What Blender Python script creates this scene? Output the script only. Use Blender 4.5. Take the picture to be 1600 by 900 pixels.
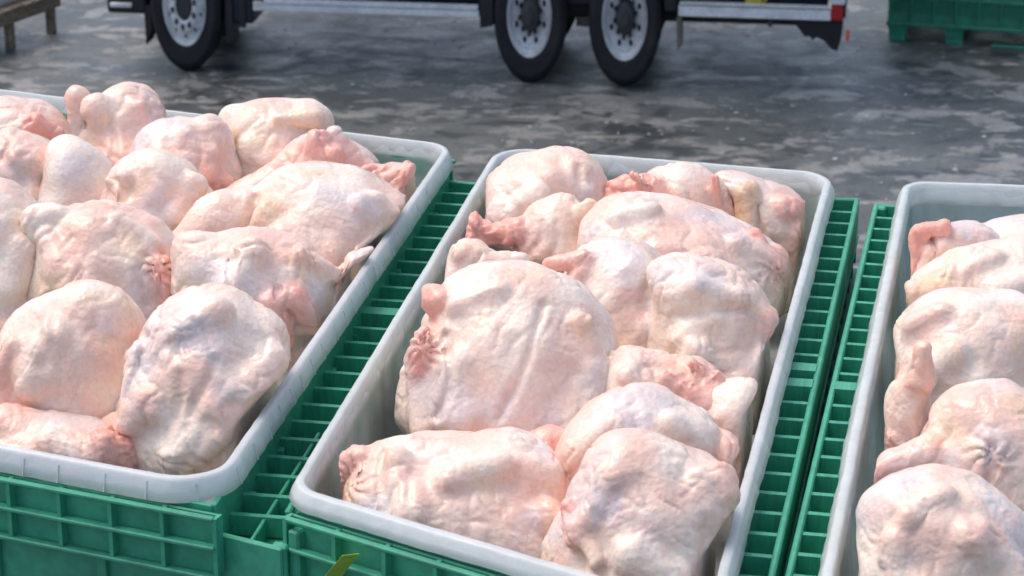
import bpy, bmesh, math, random
import numpy as np
from mathutils import Vector, Matrix

R = math.radians
sc = bpy.context.scene
for o in list(bpy.data.objects):
    bpy.data.objects.remove(o)

# ------------------------------------------------------------------ camera
FPX = 4000.0                      # focal length in photo pixels (1600 wide)
TILT = R(19.9)
CAM_H = 4.8
cam_d = bpy.data.cameras.new('camera')
cam = bpy.data.objects.new('camera', cam_d)
sc.collection.objects.link(cam)
cam.location = (0, 0, CAM_H)
cam.rotation_euler = (math.pi / 2 - TILT, 0, 0)
cam_d.sensor_width = 36
cam_d.lens = 36 * FPX / 1600
cam_d.clip_end = 1000
cam_d.dof.use_dof = True
cam_d.dof.focus_distance = 5.2
cam_d.dof.aperture_fstop = 9
sc.camera = cam

# ------------------------------------------------------------------ sky and sun
SUN_EL, SUN_AZ = R(63), R(-62)    # azimuth from +Y (behind the truck) towards +X
world = bpy.data.worlds.new('World')
sc.world = world
world.use_nodes = True
wn = world.node_tree
wn.nodes.clear()
sky = wn.nodes.new('ShaderNodeTexSky')
sky.sky_type = 'NISHITA'
sky.sun_disc = False
sky.sun_elevation = SUN_EL
sky.sun_rotation = SUN_AZ
sky.air_density = 1.0
sky.dust_density = 4.0
sky.ozone_density = 1.0
bg = wn.nodes.new('ShaderNodeBackground')
bg.inputs['Strength'].default_value = 0.15
wo = wn.nodes.new('ShaderNodeOutputWorld')
wn.links.new(sky.outputs[0], bg.inputs[0])
wn.links.new(bg.outputs[0], wo.inputs[0])
sun_d = bpy.data.lights.new('sun', 'SUN')
sun_d.energy = 0.6
sun_d.angle = R(35)
sun_d.color = (1.0, 0.93, 0.84)
sun = bpy.data.objects.new('sun', sun_d)
sc.collection.objects.link(sun)
sd = Vector((math.sin(SUN_AZ) * math.cos(SUN_EL), math.cos(SUN_AZ) * math.cos(SUN_EL), math.sin(SUN_EL)))
sun.rotation_euler = (-sd).to_track_quat('-Z', 'Y').to_euler()

sc.view_settings.view_transform = 'Standard'
sc.view_settings.look = 'None'
sc.view_settings.gamma = 1.0
sc.view_settings.exposure = 0.64
sc.render.engine = 'CYCLES'
sc.cycles.use_denoising = True
sc.cycles.use_adaptive_sampling = True
sc.cycles.adaptive_threshold = 0.02
sc.cycles.max_bounces = 6
sc.cycles.diffuse_bounces = 3
sc.cycles.glossy_bounces = 2
sc.cycles.transparent_max_bounces = 12
sc.cycles.caustics_reflective = False
sc.cycles.caustics_refractive = False

# ------------------------------------------------------------------ helpers
FWD = Vector((0, math.cos(TILT), -math.sin(TILT)))
UPV = Vector((0, math.sin(TILT), math.cos(TILT)))
CAMP = Vector((0, 0, CAM_H))


def ray(px, py):
    return FWD + Vector((1, 0, 0)) * ((px - 800) / FPX) + UPV * ((450 - py) / FPX)


def at_z(px, py, z):
    d = ray(px, py)
    return CAMP + d * ((z - CAM_H) / d.z)


def link(name, me, mat=None, parent=None, loc=(0, 0, 0)):
    o = bpy.data.objects.new(name, me)
    sc.collection.objects.link(o)
    if mat is not None and me is not None and not me.materials:
        me.materials.append(mat)
    if parent is not None:
        o.parent = parent
    o.location = loc
    return o


def tag(o, label=None, cat=None, group=None, kind=None):
    if label:
        o['label'] = label
    if cat:
        o['category'] = cat
    if group:
        o['group'] = group
    if kind:
        o['kind'] = kind
    return o


def empty(name, loc, rz=0.0):
    o = bpy.data.objects.new(name, None)
    o.empty_display_size = 0.1
    sc.collection.objects.link(o)
    o.location = loc
    o.rotation_euler = (0, 0, rz)
    return o


def mesh_pd(name, verts, faces, smooth=False):
    me = bpy.data.meshes.new(name)
    me.from_pydata([tuple(v) for v in verts], [], faces)
    me.update()
    if smooth:
        me.polygons.foreach_set('use_smooth', [True] * len(me.polygons))
    return me


def box_mesh(name, x0, x1, y0, y1, z0, z1, bev=0.0, seg=1):
    bm = bmesh.new()
    bmesh.ops.create_cube(bm, size=1)
    for v in bm.verts:
        v.co = Vector(((x0 + x1) / 2 + v.co.x * (x1 - x0), (y0 + y1) / 2 + v.co.y * (y1 - y0), (z0 + z1) / 2 + v.co.z * (z1 - z0)))
    if bev > 0:
        bmesh.ops.bevel(bm, geom=bm.edges[:], offset=bev, segments=seg, affect='EDGES', profile=0.5)
    me = bpy.data.meshes.new(name)
    bm.to_mesh(me)
    bm.free()
    return me


def prism(name, poly, axis, a, b):
    """poly in the two other axes, extruded along axis ('y' -> poly is x,z ; 'z' -> poly is x,y)"""
    n = len(poly)
    vs = []
    for t in (a, b):
        for p, q in poly:
            vs.append((p, t, q) if axis == 'y' else ((p, q, t) if axis == 'z' else (t, p, q)))
    fs = [tuple(range(n)), tuple(range(2 * n - 1, n - 1, -1))]
    for i in range(n):
        j = (i + 1) % n
        fs.append((i, i + n, j + n, j))
    me = mesh_pd(name, vs, fs)
    bm = bmesh.new()
    bm.from_mesh(me)
    bmesh.ops.recalc_face_normals(bm, faces=bm.faces[:])
    bm.to_mesh(me)
    bm.free()
    return me


# ------------------------------------------------------------------ materials
def new_mat(name):
    m = bpy.data.materials.new(name)
    m.use_nodes = True
    nt = m.node_tree
    nt.nodes.clear()
    out = nt.nodes.new('ShaderNodeOutputMaterial')
    return m, nt, out


def N(nt, typ, **kw):
    n = nt.nodes.new(typ)
    for k, v in kw.items():
        if k.startswith('i_'):
            n.inputs[k[2:].replace('_', ' ')].default_value = v
        else:
            setattr(n, k, v)
    return n


def noise(nt, vec, scale, detail=4, rough=0.55, dist=0.0):
    n = nt.nodes.new('ShaderNodeTexNoise')
    n.inputs['Scale'].default_value = scale
    n.inputs['Detail'].default_value = detail
    n.inputs['Roughness'].default_value = rough
    n.inputs['Distortion'].default_value = dist
    if vec is not None:
        nt.links.new(vec, n.inputs['Vector'])
    return n.outputs['Fac']


def ramp(nt, fac, stops):
    n = nt.nodes.new('ShaderNodeValToRGB')
    el = n.color_ramp.elements
    while len(el) < len(stops):
        el.new(0.5)
    for e, (p, c) in zip(el, stops):
        e.position = p
        e.color = (c, c, c, 1) if not isinstance(c, tuple) else (*c, 1)
    nt.links.new(fac, n.inputs['Fac'])
    return n.outputs['Color']


def mixc(nt, fac, a, b, blend='MIX'):
    n = nt.nodes.new('ShaderNodeMix')
    n.data_type = 'RGBA'
    n.blend_type = blend
    for s, v in ((n.inputs[0], fac), (n.inputs[6], a), (n.inputs[7], b)):
        if isinstance(v, (int, float)):
            s.default_value = v
        elif isinstance(v, tuple):
            s.default_value = (*v, 1)
        else:
            nt.links.new(v, s)
    return n.outputs[2]


def math_n(nt, op, a, b=None):
    n = nt.nodes.new('ShaderNodeMath')
    n.operation = op
    for s, v in zip(n.inputs, (a, b)):
        if v is None:
            continue
        if isinstance(v, (int, float)):
            s.default_value = v
        else:
            nt.links.new(v, s)
    return n.outputs[0]


def mapping(nt, vec, scale=(1, 1, 1), rot=(0, 0, 0)):
    n = nt.nodes.new('ShaderNodeMapping')
    n.inputs['Scale'].default_value = scale
    n.inputs['Rotation'].default_value = rot
    nt.links.new(vec, n.inputs['Vector'])
    return n.outputs['Vector']


def obj_coords(nt):
    """object coordinates pushed apart by the object's own random number"""
    tc = nt.nodes.new('ShaderNodeTexCoord')
    oi = nt.nodes.new('ShaderNodeObjectInfo')
    m = nt.nodes.new('ShaderNodeVectorMath')
    m.operation = 'SCALE'
    m.inputs[0].default_value = (31.0, 17.0, 23.0)
    nt.links.new(oi.outputs['Random'], m.inputs['Scale'])
    a = nt.nodes.new('ShaderNodeVectorMath')
    a.operation = 'ADD'
    nt.links.new(tc.outputs['Object'], a.inputs[0])
    nt.links.new(m.outputs['Vector'], a.inputs[1])
    return a.outputs['Vector'], oi.outputs['Random']


def bump(nt, height, strength, dist, prev=None):
    b = nt.nodes.new('ShaderNodeBump')
    b.inputs['Strength'].default_value = strength
    b.inputs['Distance'].default_value = dist
    nt.links.new(height, b.inputs['Height'])
    if prev is not None:
        nt.links.new(prev, b.inputs['Normal'])
    return b.outputs['Normal']


def bsdf(nt, out, **kw):
    p = nt.nodes.new('ShaderNodeBsdfPrincipled')
    for k, v in kw.items():
        p.inputs[k].default_value = v
    nt.links.new(p.outputs[0], out.inputs['Surface'])
    return p


def plain(name, col, rough=0.5, metal=0.0, dirt=0.25, dirt_col=(0.05, 0.045, 0.04), scale=6.0, spec=0.5, bumpd=0.0):
    m, nt, out = new_mat(name)
    vec, rnd = obj_coords(nt)
    n1 = noise(nt, vec, scale, 5, 0.6)
    f = ramp(nt, n1, [(0.42, 0.0), (0.72, dirt)])
    n2 = noise(nt, vec, scale * 7, 3, 0.6)
    v = ramp(nt, n2, [(0.3, 0.82), (0.7, 1.12)])
    c = mixc(nt, 1.0, mixc(nt, f, col, dirt_col), v, 'MULTIPLY')
    p = bsdf(nt, out, Metallic=metal)
    p.inputs['Specular IOR Level'].default_value = spec
    nt.links.new(c, p.inputs['Base Color'])
    r = ramp(nt, n1, [(0.3, max(0.05, rough - 0.1)), (0.7, min(1, rough + 0.15))])
    nt.links.new(r, p.inputs['Roughness'])
    if bumpd > 0:
        nt.links.new(bump(nt, n2, 0.5, bumpd), p.inputs['Normal'])
    return m


def skin_material():
    m, nt, out = new_mat('chicken_skin')
    tc = nt.nodes.new('ShaderNodeTexCoord')
    vec = tc.outputs['Object']
    at = N(nt, 'ShaderNodeAttribute', attribute_name='tint')
    g = noise(nt, vec, 130, 2, 0.6)
    base = mixc(nt, 1.0, at.outputs['Color'], ramp(nt, g, [(0.3, 0.95), (0.7, 1.04)]), 'MULTIPLY')
    p = bsdf(nt, out)
    nt.links.new(base, p.inputs['Base Color'])
    p.inputs['Subsurface Weight'].default_value = 0.45
    p.inputs['Subsurface Radius'].default_value = (1.0, 0.42, 0.28)
    p.inputs['Subsurface Scale'].default_value = 0.010
    p.inputs['IOR'].default_value = 1.45
    nt.links.new(at.outputs['Alpha'], p.inputs['Roughness'])
    vo = nt.nodes.new('ShaderNodeTexVoronoi')
    vo.feature = 'F1'
    vo.inputs['Scale'].default_value = 85
    nt.links.new(vec, vo.inputs['Vector'])
    hh = math_n(nt, 'ADD', vo.outputs['Distance'], math_n(nt, 'MULTIPLY', g, 1.2))
    nt.links.new(bump(nt, hh, 0.36, 0.0034), p.inputs['Normal'])
    p.inputs['Coat Weight'].default_value = 0.22
    p.inputs['Coat Roughness'].default_value = 0.13
    return m


def liner_material(name, lo, hi, tl):
    m, nt, out = new_mat(name)
    vec, rnd = obj_coords(nt)
    n1 = noise(nt, vec, 9, 4, 0.6)
    d = nt.nodes.new('ShaderNodeBsdfPrincipled')
    nt.links.new(ramp(nt, n1, [(0.3, (0.90, 0.915, 0.915)), (0.7, (0.95, 0.955, 0.95))]), d.inputs['Base Color'])
    d.inputs['Roughness'].default_value = 0.2
    nz = noise(nt, mapping(nt, vec, (30, 30, 30)), 1.0, 4, 0.6, 0.5)
    nt.links.new(bump(nt, nz, 0.35, 0.006), d.inputs['Normal'])
    t = nt.nodes.new('ShaderNodeBsdfTranslucent')
    t.inputs['Color'].default_value = (0.90, 0.93, 0.925, 1)
    mx = nt.nodes.new('ShaderNodeMixShader')
    mx.inputs[0].default_value = tl
    nt.links.new(d.outputs[0], mx.inputs[1])
    nt.links.new(t.outputs[0], mx.inputs[2])
    tr = nt.nodes.new('ShaderNodeBsdfTransparent')
    tr.inputs['Color'].default_value = (0.93, 0.96, 0.96, 1)
    mx2 = nt.nodes.new('ShaderNodeMixShader')
    nt.links.new(ramp(nt, n1, [(0.3, lo), (0.7, hi)]), mx2.inputs[0])
    nt.links.new(mx.outputs[0], mx2.inputs[1])
    nt.links.new(tr.outputs[0], mx2.inputs[2])
    nt.links.new(mx2.outputs[0], out.inputs['Surface'])
    return m


def ground_material():
    m, nt, out = new_mat('worn_wet_concrete')
    tc = nt.nodes.new('ShaderNodeTexCoord')
    vec = tc.outputs['Object']
    big = noise(nt, vec, 0.45, 4, 0.6, 0.5)
    base = ramp(nt, big, [(0.34, (0.052, 0.062, 0.063)), (0.5, (0.092, 0.104, 0.104)), (0.66, (0.145, 0.156, 0.152))])
    mid = noise(nt, mapping(nt, vec, (0.8, 1.2, 1)), 2.2, 7, 0.68, 1.0)
    base = mixc(nt, ramp(nt, mid, [(0.43, 0.85), (0.50, 0.0)]), base, (0.032, 0.039, 0.044))
    pt = noise(nt, mapping(nt, vec, (0.9, 1.1, 1), (0, 0, 0.15)), 2.5, 8, 0.68, 0.4)
    pm = ramp(nt, pt, [(0.535, 0.0), (0.555, 0.7), (0.70, 0.9)])
    base = mixc(nt, pm, base, mixc(nt, big, (0.19, 0.195, 0.195), (0.33, 0.32, 0.295)))
    pt2 = noise(nt, mapping(nt, vec, (0.7, 1.5, 1), (0, 0, -0.2)), 3.2, 8, 0.70, 0.5)
    base = mixc(nt, ramp(nt, pt2, [(0.585, 0.0), (0.605, 0.7)]), base, (0.34, 0.33, 0.30))
    base = mixc(nt, ramp(nt, pt2, [(0.36, 0.55), (0.42, 0.0)]), base, (0.07, 0.062, 0.052))
    gr = noise(nt, vec, 38, 3, 0.7)
    base = mixc(nt, 1.0, base, ramp(nt, gr, [(0.3, 0.66), (0.7, 1.3)]), 'MULTIPLY')
    p = bsdf(nt, out)
    nt.links.new(base, p.inputs['Base Color'])
    nt.links.new(ramp(nt, mid, [(0.38, 0.28), (0.62, 0.62)]), p.inputs['Roughness'])
    nt.links.new(bump(nt, gr, 0.6, 0.012), p.inputs['Normal'])
    return m


def wood_material():
    m, nt, out = new_mat('weathered_wood')
    vec, rnd = obj_coords(nt)
    g = noise(nt, mapping(nt, vec, (30, 3, 30)), 1.0, 5, 0.6, 0.5)
    c = ramp(nt, g, [(0.3, (0.16, 0.12, 0.085)), (0.6, (0.33, 0.265, 0.19)), (0.8, (0.42, 0.36, 0.27))])
    p = bsdf(nt, out, Roughness=0.8)
    nt.links.new(c, p.inputs['Base Color'])
    nt.links.new(bump(nt, g, 0.5, 0.004), p.inputs['Normal'])
    return m


M = {}
M['skin'] = skin_material()
M['liner'] = liner_material('translucent_white_plastic', 0.26, 0.46, 0.28)
M['liner_wall'] = liner_material('thin_clear_white_plastic', 0.44, 0.64, 0.45)
M['ground'] = ground_material()
M['seam'] = plain('seam_plastic', (0.60, 0.65, 0.66), 0.5, dirt=0.2)
M['wood'] = wood_material()
M['green'] = plain('green_crate_plastic', (0.056, 0.370, 0.222), 0.38, dirt=0.5, dirt_col=(0.03, 0.16, 0.11), scale=5, bumpd=0.001)
M['green_dusty'] = plain('faded_green_plastic', (0.04, 0.30, 0.175), 0.5, dirt=0.5, dirt_col=(0.06, 0.14, 0.10), scale=4)
M['rubber'] = plain('tyre_rubber', (0.018, 0.0185, 0.021), 0.75, dirt=0.6, dirt_col=(0.045, 0.043, 0.042), scale=5, spec=0.3)
M['black'] = plain('black_plastic', (0.010, 0.011, 0.015), 0.55, dirt=0.4, dirt_col=(0.03, 0.03, 0.03))
M['navy'] = plain('navy_paint', (0.010, 0.016, 0.034), 0.35, dirt=0.3, dirt_col=(0.03, 0.03, 0.032))
M['steel'] = plain('painted_wheel_steel', (0.76, 0.77, 0.77), 0.45, dirt=0.5, dirt_col=(0.2, 0.19, 0.18), scale=9)
M['alu'] = plain('dull_aluminium', (0.80, 0.81, 0.82), 0.45, metal=0.0, dirt=0.4, dirt_col=(0.22, 0.22, 0.22), scale=7)
M['hub'] = plain('greasy_hub_iron', (0.035, 0.035, 0.038), 0.6, dirt=0.5, dirt_col=(0.09, 0.085, 0.08), scale=14)
M['red'] = plain('red_lens_plastic', (0.42, 0.012, 0.015), 0.3, dirt=0.2)
M['orange'] = plain('orange_reflector', (0.75, 0.12, 0.04), 0.4, dirt=0.2, dirt_col=(0.5, 0.4, 0.3))
M['white'] = plain('white_reflective', (0.75, 0.74, 0.70), 0.4, dirt=0.3, dirt_col=(0.3, 0.28, 0.25))
M['yellow'] = plain('yellow_plastic', (0.55, 0.47, 0.03), 0.45, dirt=0.3, dirt_col=(0.2, 0.17, 0.03))
M['lime'] = plain('lime_tag_plastic', (0.36, 0.55, 0.06), 0.4, dirt=0.2)
M['tan'] = plain('dusty_flap', (0.16, 0.145, 0.115), 0.8, dirt=0.4)
M['dock'] = plain('dock_concrete', (0.13, 0.13, 0.125), 0.8, dirt=0.6, dirt_col=(0.05, 0.05, 0.05), scale=3)
M['ice'] = plain('pale_flecks', (0.62, 0.61, 0.58), 0.6, dirt=0.5, dirt_col=(0.3, 0.28, 0.25), scale=20)

# ------------------------------------------------------------------ the ground
Z_RIM = 2.96                       # height of the liner rims above the yard
me = mesh_pd('ground', [(-150, -60, 0), (150, -60, 0), (150, 240, 0), (-150, 240, 0)], [(0, 1, 2, 3)])
tag(link('ground', me, M['ground']), kind='structure')


# ------------------------------------------------------------------ crates and liners
def quad_xy(pts, z):
    return [Vector(at_z(x, y, z)[:2]) for x, y in pts]


def rounded(poly, rad, seg=8, step=0.025):
    """closed CCW polygon with rounded corners, resampled; returns points and outward normals"""
    n = len(poly)
    pts = []
    for i in range(n):
        a, b, c = poly[i - 1], poly[i], poly[(i + 1) % n]
        u = (a - b).normalized()
        v = (c - b).normalized()
        ang = u.angle(v)
        t = rad / math.tan(ang / 2)
        p0, p1 = b + u * t, b + v * t
        cen = b + (u + v).normalized() * (rad / math.sin(ang / 2))
        a0 = math.atan2(p0.y - cen.y, p0.x - cen.x)
        a1 = math.atan2(p1.y - cen.y, p1.x - cen.x)
        while a1 < a0:
            a1 += 2 * math.pi
        for k in range(seg + 1):
            t_ = a0 + (a1 - a0) * k / seg
            pts.append(Vector((cen.x + rad * math.cos(t_), cen.y + rad * math.sin(t_))))
    full = []
    for i in range(len(pts)):
        a, b = pts[i], pts[(i + 1) % len(pts)]
        m = max(1, int((b - a).length / step))
        for k in range(m):
            full.append(a.lerp(b, k / m))
    nn = []
    L = len(full)
    for i in range(L):
        d = (full[(i + 1) % L] - full[i - 1]).normalized()
        nn.append(Vector((d.y, -d.x)))
    return full, nn


rng = random.Random(7)


def vnoise(t, seed):
    i = math.floor(t)
    f = t - i
    f = f * f * (3 - 2 * f)

    def h(k):
        return random.Random(k * 7919 + seed * 104729).random() * 2 - 1
    return h(i) * (1 - f) + h(i + 1) * f


def make_liner(quad, rad, depth, lip_w, lip_h, crinkle, seed, label, z_rim, seams=False):
    c = sum(quad, Vector((0, 0))) / 4
    root = empty('crate_liner', (c.x, c.y, z_rim - depth))
    tag(root, label, 'liner', 'translucent liners in the green crates')
    path, nrm = rounded(quad, rad, 10, 0.012)
    base = Vector((c.x, c.y, z_rim - depth))
    # lip profile: (offset inwards from the outer edge, z from the rim) closed loop
    th = 0.004
    lip = [(-0.012, -lip_h), (-0.007, -lip_h * 0.5), (-0.002, -0.006), (0.0, -0.0015), (0.002, 0.0), (lip_w - 0.003, 0.002), (lip_w, -0.0005),
           (lip_w + 0.003, -0.05), (lip_w, -0.05), (lip_w - 0.004, -0.004), (0.005, -0.004), (0.002, -0.007), (-0.005, -lip_h * 0.5), (-0.0105, -lip_h)]
    vs, fs = [], []
    s = 0.0
    L = len(path)
    m = len(lip)
    for i in range(L):
        s += (path[i] - path[i - 1]).length
        cr = crinkle * (0.5 * vnoise(s * 6, seed) + 0.5 * vnoise(s * 40, seed + 1))
        cz = crinkle * 0.6 * (0.5 * vnoise(s * 5, seed + 2) + 0.5 * vnoise(s * 33, seed + 3))
        for k, (o, z) in enumerate(lip):
            w = -z / lip_h if (k < 3 or k > 11) else 0.0
            p = path[i] - nrm[i] * (o - cr - w * cr * 1.5)
            vs.append(Vector((p.x, p.y, z_rim + z + cz)) - base)
    for i in range(L):
        j = (i + 1) % L
        for k in range(m):
            q = (k + 1) % m
            fs.append((i * m + k, j * m + k, j * m + q, i * m + q))
    link('rim', mesh_pd('liner_rim', vs, fs, True), M['liner'], root)
    if seams:
        run = 0.0
        nxt = 0.05
        for i in range(1, L):
            run += (path[i] - path[i - 1]).length
            if run > nxt:
                nxt += rng.uniform(0.075, 0.11)
                a_ = path[i] + nrm[i] * 0.0035
                b_ = path[i] + nrm[i] * 0.0125
                t_ = Vector((-nrm[i].y, nrm[i].x)) * 0.0012
                up = Vector((nrm[i].x * 0.0016, nrm[i].y * 0.0016, 0.0008))
                q = [Vector((a_.x - t_.x, a_.y - t_.y, z_rim - 0.010)), Vector((a_.x + t_.x, a_.y + t_.y, z_rim - 0.010)),
                     Vector((b_.x + t_.x, b_.y + t_.y, z_rim - lip_h)), Vector((b_.x - t_.x, b_.y - t_.y, z_rim - lip_h))]
                q = [v - base for v in q]
                q += [v + up for v in q]
                link('seam', mesh_pd('seam', q, [(0, 1, 2, 3), (7, 6, 5, 4), (0, 4, 5, 1), (1, 5, 6, 2), (2, 6, 7, 3), (3, 7, 4, 0)]), M['seam'], root)
    # wall and floor, two skins
    vs, fs = [], []
    rows = [(0.0, -0.012), (0.004, -0.05), (0.010, -0.15), (0.018, -depth * 0.6), (0.028, -depth + 0.05), (0.06, -depth + 0.006)]
    prof = [(lip_w + o, z) for o, z in rows] + [(lip_w + o - th, z) for o, z in reversed(rows)]
    m = len(prof)
    s = 0
    for i in range(L):
        s += (path[i] - path[i - 1]).length
        fl = 0.003 * math.sin(s * 2 * math.pi / 0.11) + crinkle * 0.6 * vnoise(s * 6, seed + 5)
        for o, z in prof:
            a = min(1, max(0, (-z - 0.03) / 0.1))
            p = path[i] - nrm[i] * (o + fl * a)
            vs.append(Vector((p.x, p.y, z_rim + z)) - base)
    for i in range(L):
        j = (i + 1) % L
        for k in range(m):
            q = (k + 1) % m
            fs.append((i * m + k, i * m + q, j * m + q, j * m + k))
    link('wall', mesh_pd('liner_wall', vs, fs, True), M['liner_wall'], root)
    inner, _ = rounded([c + (q - c) * 0.9 for q in quad], rad, 6, 0.2)
    link('floor', prism('liner_floor', [(p.x - c.x, p.y - c.y) for p in inner], 'z', 0.0, 0.005), M['liner'], root)
    return root


def bar(name, a, b, w, z0, z1, root, mat, bev=0.002, label=None):
    """upright bar from a to b in plan, width w centred on the line"""
    d = b - a
    L = d.length
    me = box_mesh(name, 0, L, -w / 2, w / 2, z0, z1, min(bev, w * 0.3))
    o = link(name, me, mat, root, (a.x - root.location.x, a.y - root.location.y, -root.location.z))
    o.rotation_euler = (0, 0, math.atan2(d.y, d.x))
    if label:
        o['label'] = label
    return o


def offset_quad(quad, ws):
    """offset side i (quad[i]->quad[i+1]) outwards by ws[i]; CCW"""
    n = len(quad)
    lines = []
    for i in range(n):
        a, b = quad[i], quad[(i + 1) % n]
        d = (b - a).normalized()
        o = Vector((d.y, -d.x))
        lines.append((a + o * ws[i], d))
    res = []
    for i in range(n):
        p, d = lines[i - 1]
        q, e = lines[i]
        den = d.x * e.y - d.y * e.x
        t = ((q.x - p.x) * e.y - (q.y - p.y) * e.x) / den
        res.append(p + d * t)
    return res


def make_crate(quad, ws, label, z_rim, zdrop=0.090, height=0.685, breaks=(), midrail=False, stop=0.040, pitch=0.084):
    """quad FL, FR, BR, BL (lip outline); ws flange widths front, right, back, left"""
    zf = z_rim - zdrop
    inq = offset_quad(quad, [-0.012] * 4)
    outq = offset_quad(quad, ws)
    c = sum(quad, Vector((0, 0))) / 4
    root = empty('produce_crate', (c.x, c.y, z_rim - zdrop - height))
    tag(root, label, 'crate', 'green crates holding the liners')
    zb = zf - height
    names = ('front', 'right', 'back', 'left')
    for i in range(4):
        a, b = inq[i], inq[(i + 1) % 4]
        w = ws[i]
        own = [0.002] * 4
        own[i] = w
        oq = offset_quad(quad, own)
        oa, ob = oq[i], oq[(i + 1) % 4]
        if w > 0.03:
            for pa, pb in ((a, oa), (b, ob)):
                bar('flange_rail', pa, pb, 0.012, zf - 0.12, zf - 0.001, root, M['green'], 0.003)
        d = (b - a).normalized()
        # inner wall
        bar('wall_panel', a, b, 0.010, zb, z_rim - 0.040, root, M['green'])
        # outer rail of the flange
        if w > 0.03:
            bar('flange_rail', oa, ob, 0.012, zf - 0.085, zf, root, M['green'], 0.003)
        if w > 0.03:
            # floor of the flange channel
            vs = [(a.x, a.y), (b.x, b.y), (ob.x, ob.y), (oa.x, oa.y)]
            # orient
            me = prism('flange_floor', [(x - c.x, y - c.y) for x, y in vs], 'z', zf - 0.054 - root.location.z, zf - 0.048 - root.location.z)
            link('flange_floor', me, M['green'], root)
            L = (b - a).length
            rung_me = None
            k = int(L / pitch)
            oo = Vector((d.y, -d.x))
            for q in range(1, k):
                s = q * L / k
                t = s / L
                p0 = a + d * s
                # distance to the outer rail along the outward normal
                den = oo.x * (ob - oa).y - oo.y * (ob - oa).x
                r_ = ((oa.x - p0.x) * (ob - oa).y - (oa.y - p0.y) * (ob - oa).x) / den
                thick = 0.013
                is_break = any(abs(t - bk) < 0.5 / k for bk in breaks)
                if rung_me is None:
                    rung_me = box_mesh('rung', 0.004, 1.0, -thick / 2, thick / 2, -0.047, -0.006, 0.0)
                o = link('rung', rung_me, M['green'], root, (p0.x - c.x, p0.y - c.y, zf - root.location.z))
                o.rotation_euler = (0, 0, math.atan2(oo.y, oo.x) + rng.uniform(-0.02, 0.02))
                o.scale = (r_ - 0.004, 3.2 if is_break else 1.0, 0.93 if not is_break else 1.0)
                if is_break:
                    o.location.z += 0.008
            if midrail:
                ma, mb = a.lerp(oa, 0.5), b.lerp(ob, 0.5)
                mb = ma.lerp(mb, 0.24)
                bar('flange_rail', ma, mb, 0.007, zf - 0.07, zf - 0.009, root, M['green'])
        # skirt below the flange with two rows of cells, then ribs down the wall
        n_out = Vector((d.y, -d.x))
        L = (ob - oa).length
        e = (ob - oa).normalized()
        sk = 0.012
        zs = zf if w > 0.03 else z_rim - stop
        if w > 0.03:
            bar('skirt_panel', oa - n_out * 0.022, ob - n_out * 0.022, 0.006, zf - 0.175, zf - 0.09, root, M['green'])
            bands = (zf - 0.092, zf - 0.178)
        else:
            bar('skirt_panel', oa - n_out * 0.018, ob - n_out * 0.018, 0.006, zs - 0.118, zs - 0.002, root, M['green'])
            bar('flange_rail', oa, ob, 0.012, zs - 0.010, zs, root, M['green'], 0.003)
            bands = (zs - 0.055, zs - 0.113)
        for zz in bands:
            bar('skirt_band', oa, ob, 0.018, zz - 0.008, zz, root, M['green'])
        if i in (0, 1):
            kk = max(2, int(L / 0.105))
            rib_me = box_mesh('skirt_rib', -0.004, 0.004, -0.004, 0.020, (-0.165 if w > 0.03 else zs - zf - 0.112), (-0.09 if w > 0.03 else zs - zf - 0.002), 0.0)
            for q in range(kk + 1):
                p = oa + e * (q * L / kk)
                o = link('skirt_rib', rib_me, M['green'], root, (p.x - c.x, p.y - c.y, zf - root.location.z))
                o.rotation_euler = (0, 0, math.atan2(e.y, e.x))
            wr = box_mesh('wall_rib', -0.010, 0.010, -0.016, 0.0, -height + 0.005, -0.02, 0.002)
            kw = max(2, int(L / 0.21))
            p_in, q_in = inq[i], inq[(i + 1) % 4]
            for q in range(kw + 1):
                p = p_in.lerp(q_in, q / kw)
                o = link('wall_rib', wr, M['green'], root, (p.x - c.x, p.y - c.y, zf - root.location.z))
                o.rotation_euler = (0, 0, math.atan2(e.y, e.x))
        # corner block
        bar('corner_post', oa - e * 0.002 + e * 0.008 - n_out * 0.010, oa + e * 0.03 - n_out * 0.010, 0.03, zf - 0.16, zf - 0.002, root, M['green'], 0.004)
    link('base', prism('crate_base', [(p.x - c.x, p.y - c.y) for p in inq], 'z', 0.0, 0.02), M['green'], root)
    return root


Q_LEFT = quad_xy([(-500, 608), (338, 762), (708, 226), (-90, 128)], Z_RIM)
Q_MID = quad_xy([(452, 765), (1119, 962), (1302, 270), (778, 228)], Z_RIM)
Q_RIGHT = quad_xy([(1262, 1000), (1920, 1090), (1960, 300), (1412, 282)], Z_RIM)
make_crate(Q_LEFT, (0.022, 0.125, 0.02, 0.05), 'large green plastic crate with ladder-ribbed flange, grid skirt showing at the lower left', Z_RIM, breaks=(0.55,), midrail=True, stop=0.046)
make_crate(Q_MID, (0.022, 0.060, 0.012, 0.004), 'green plastic crate under the middle liner, between two other crates', Z_RIM, 0.060, 0.715, breaks=(0.5,))
make_crate(Q_RIGHT, (0.02, 0.05, 0.02, 0.062), 'green plastic crate cut off by the right edge, ladder rungs along its flange', Z_RIM, 0.060, 0.715, breaks=(0.5,))
make_liner(Q_LEFT, 0.09, 0.33, 0.014, 0.042, 0.0010, 11, 'wide translucent liner with seamed band in the crate at the left', Z_RIM, True)
make_liner(Q_MID, 0.09, 0.33, 0.016, 0.030, 0.0012, 23, 'translucent white liner with rounded front corner in the middle crate', Z_RIM)
make_liner(Q_RIGHT, 0.07, 0.33, 0.018, 0.032, 0.0015, 37, 'translucent white liner cut off by the right edge of the picture', Z_RIM)

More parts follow.
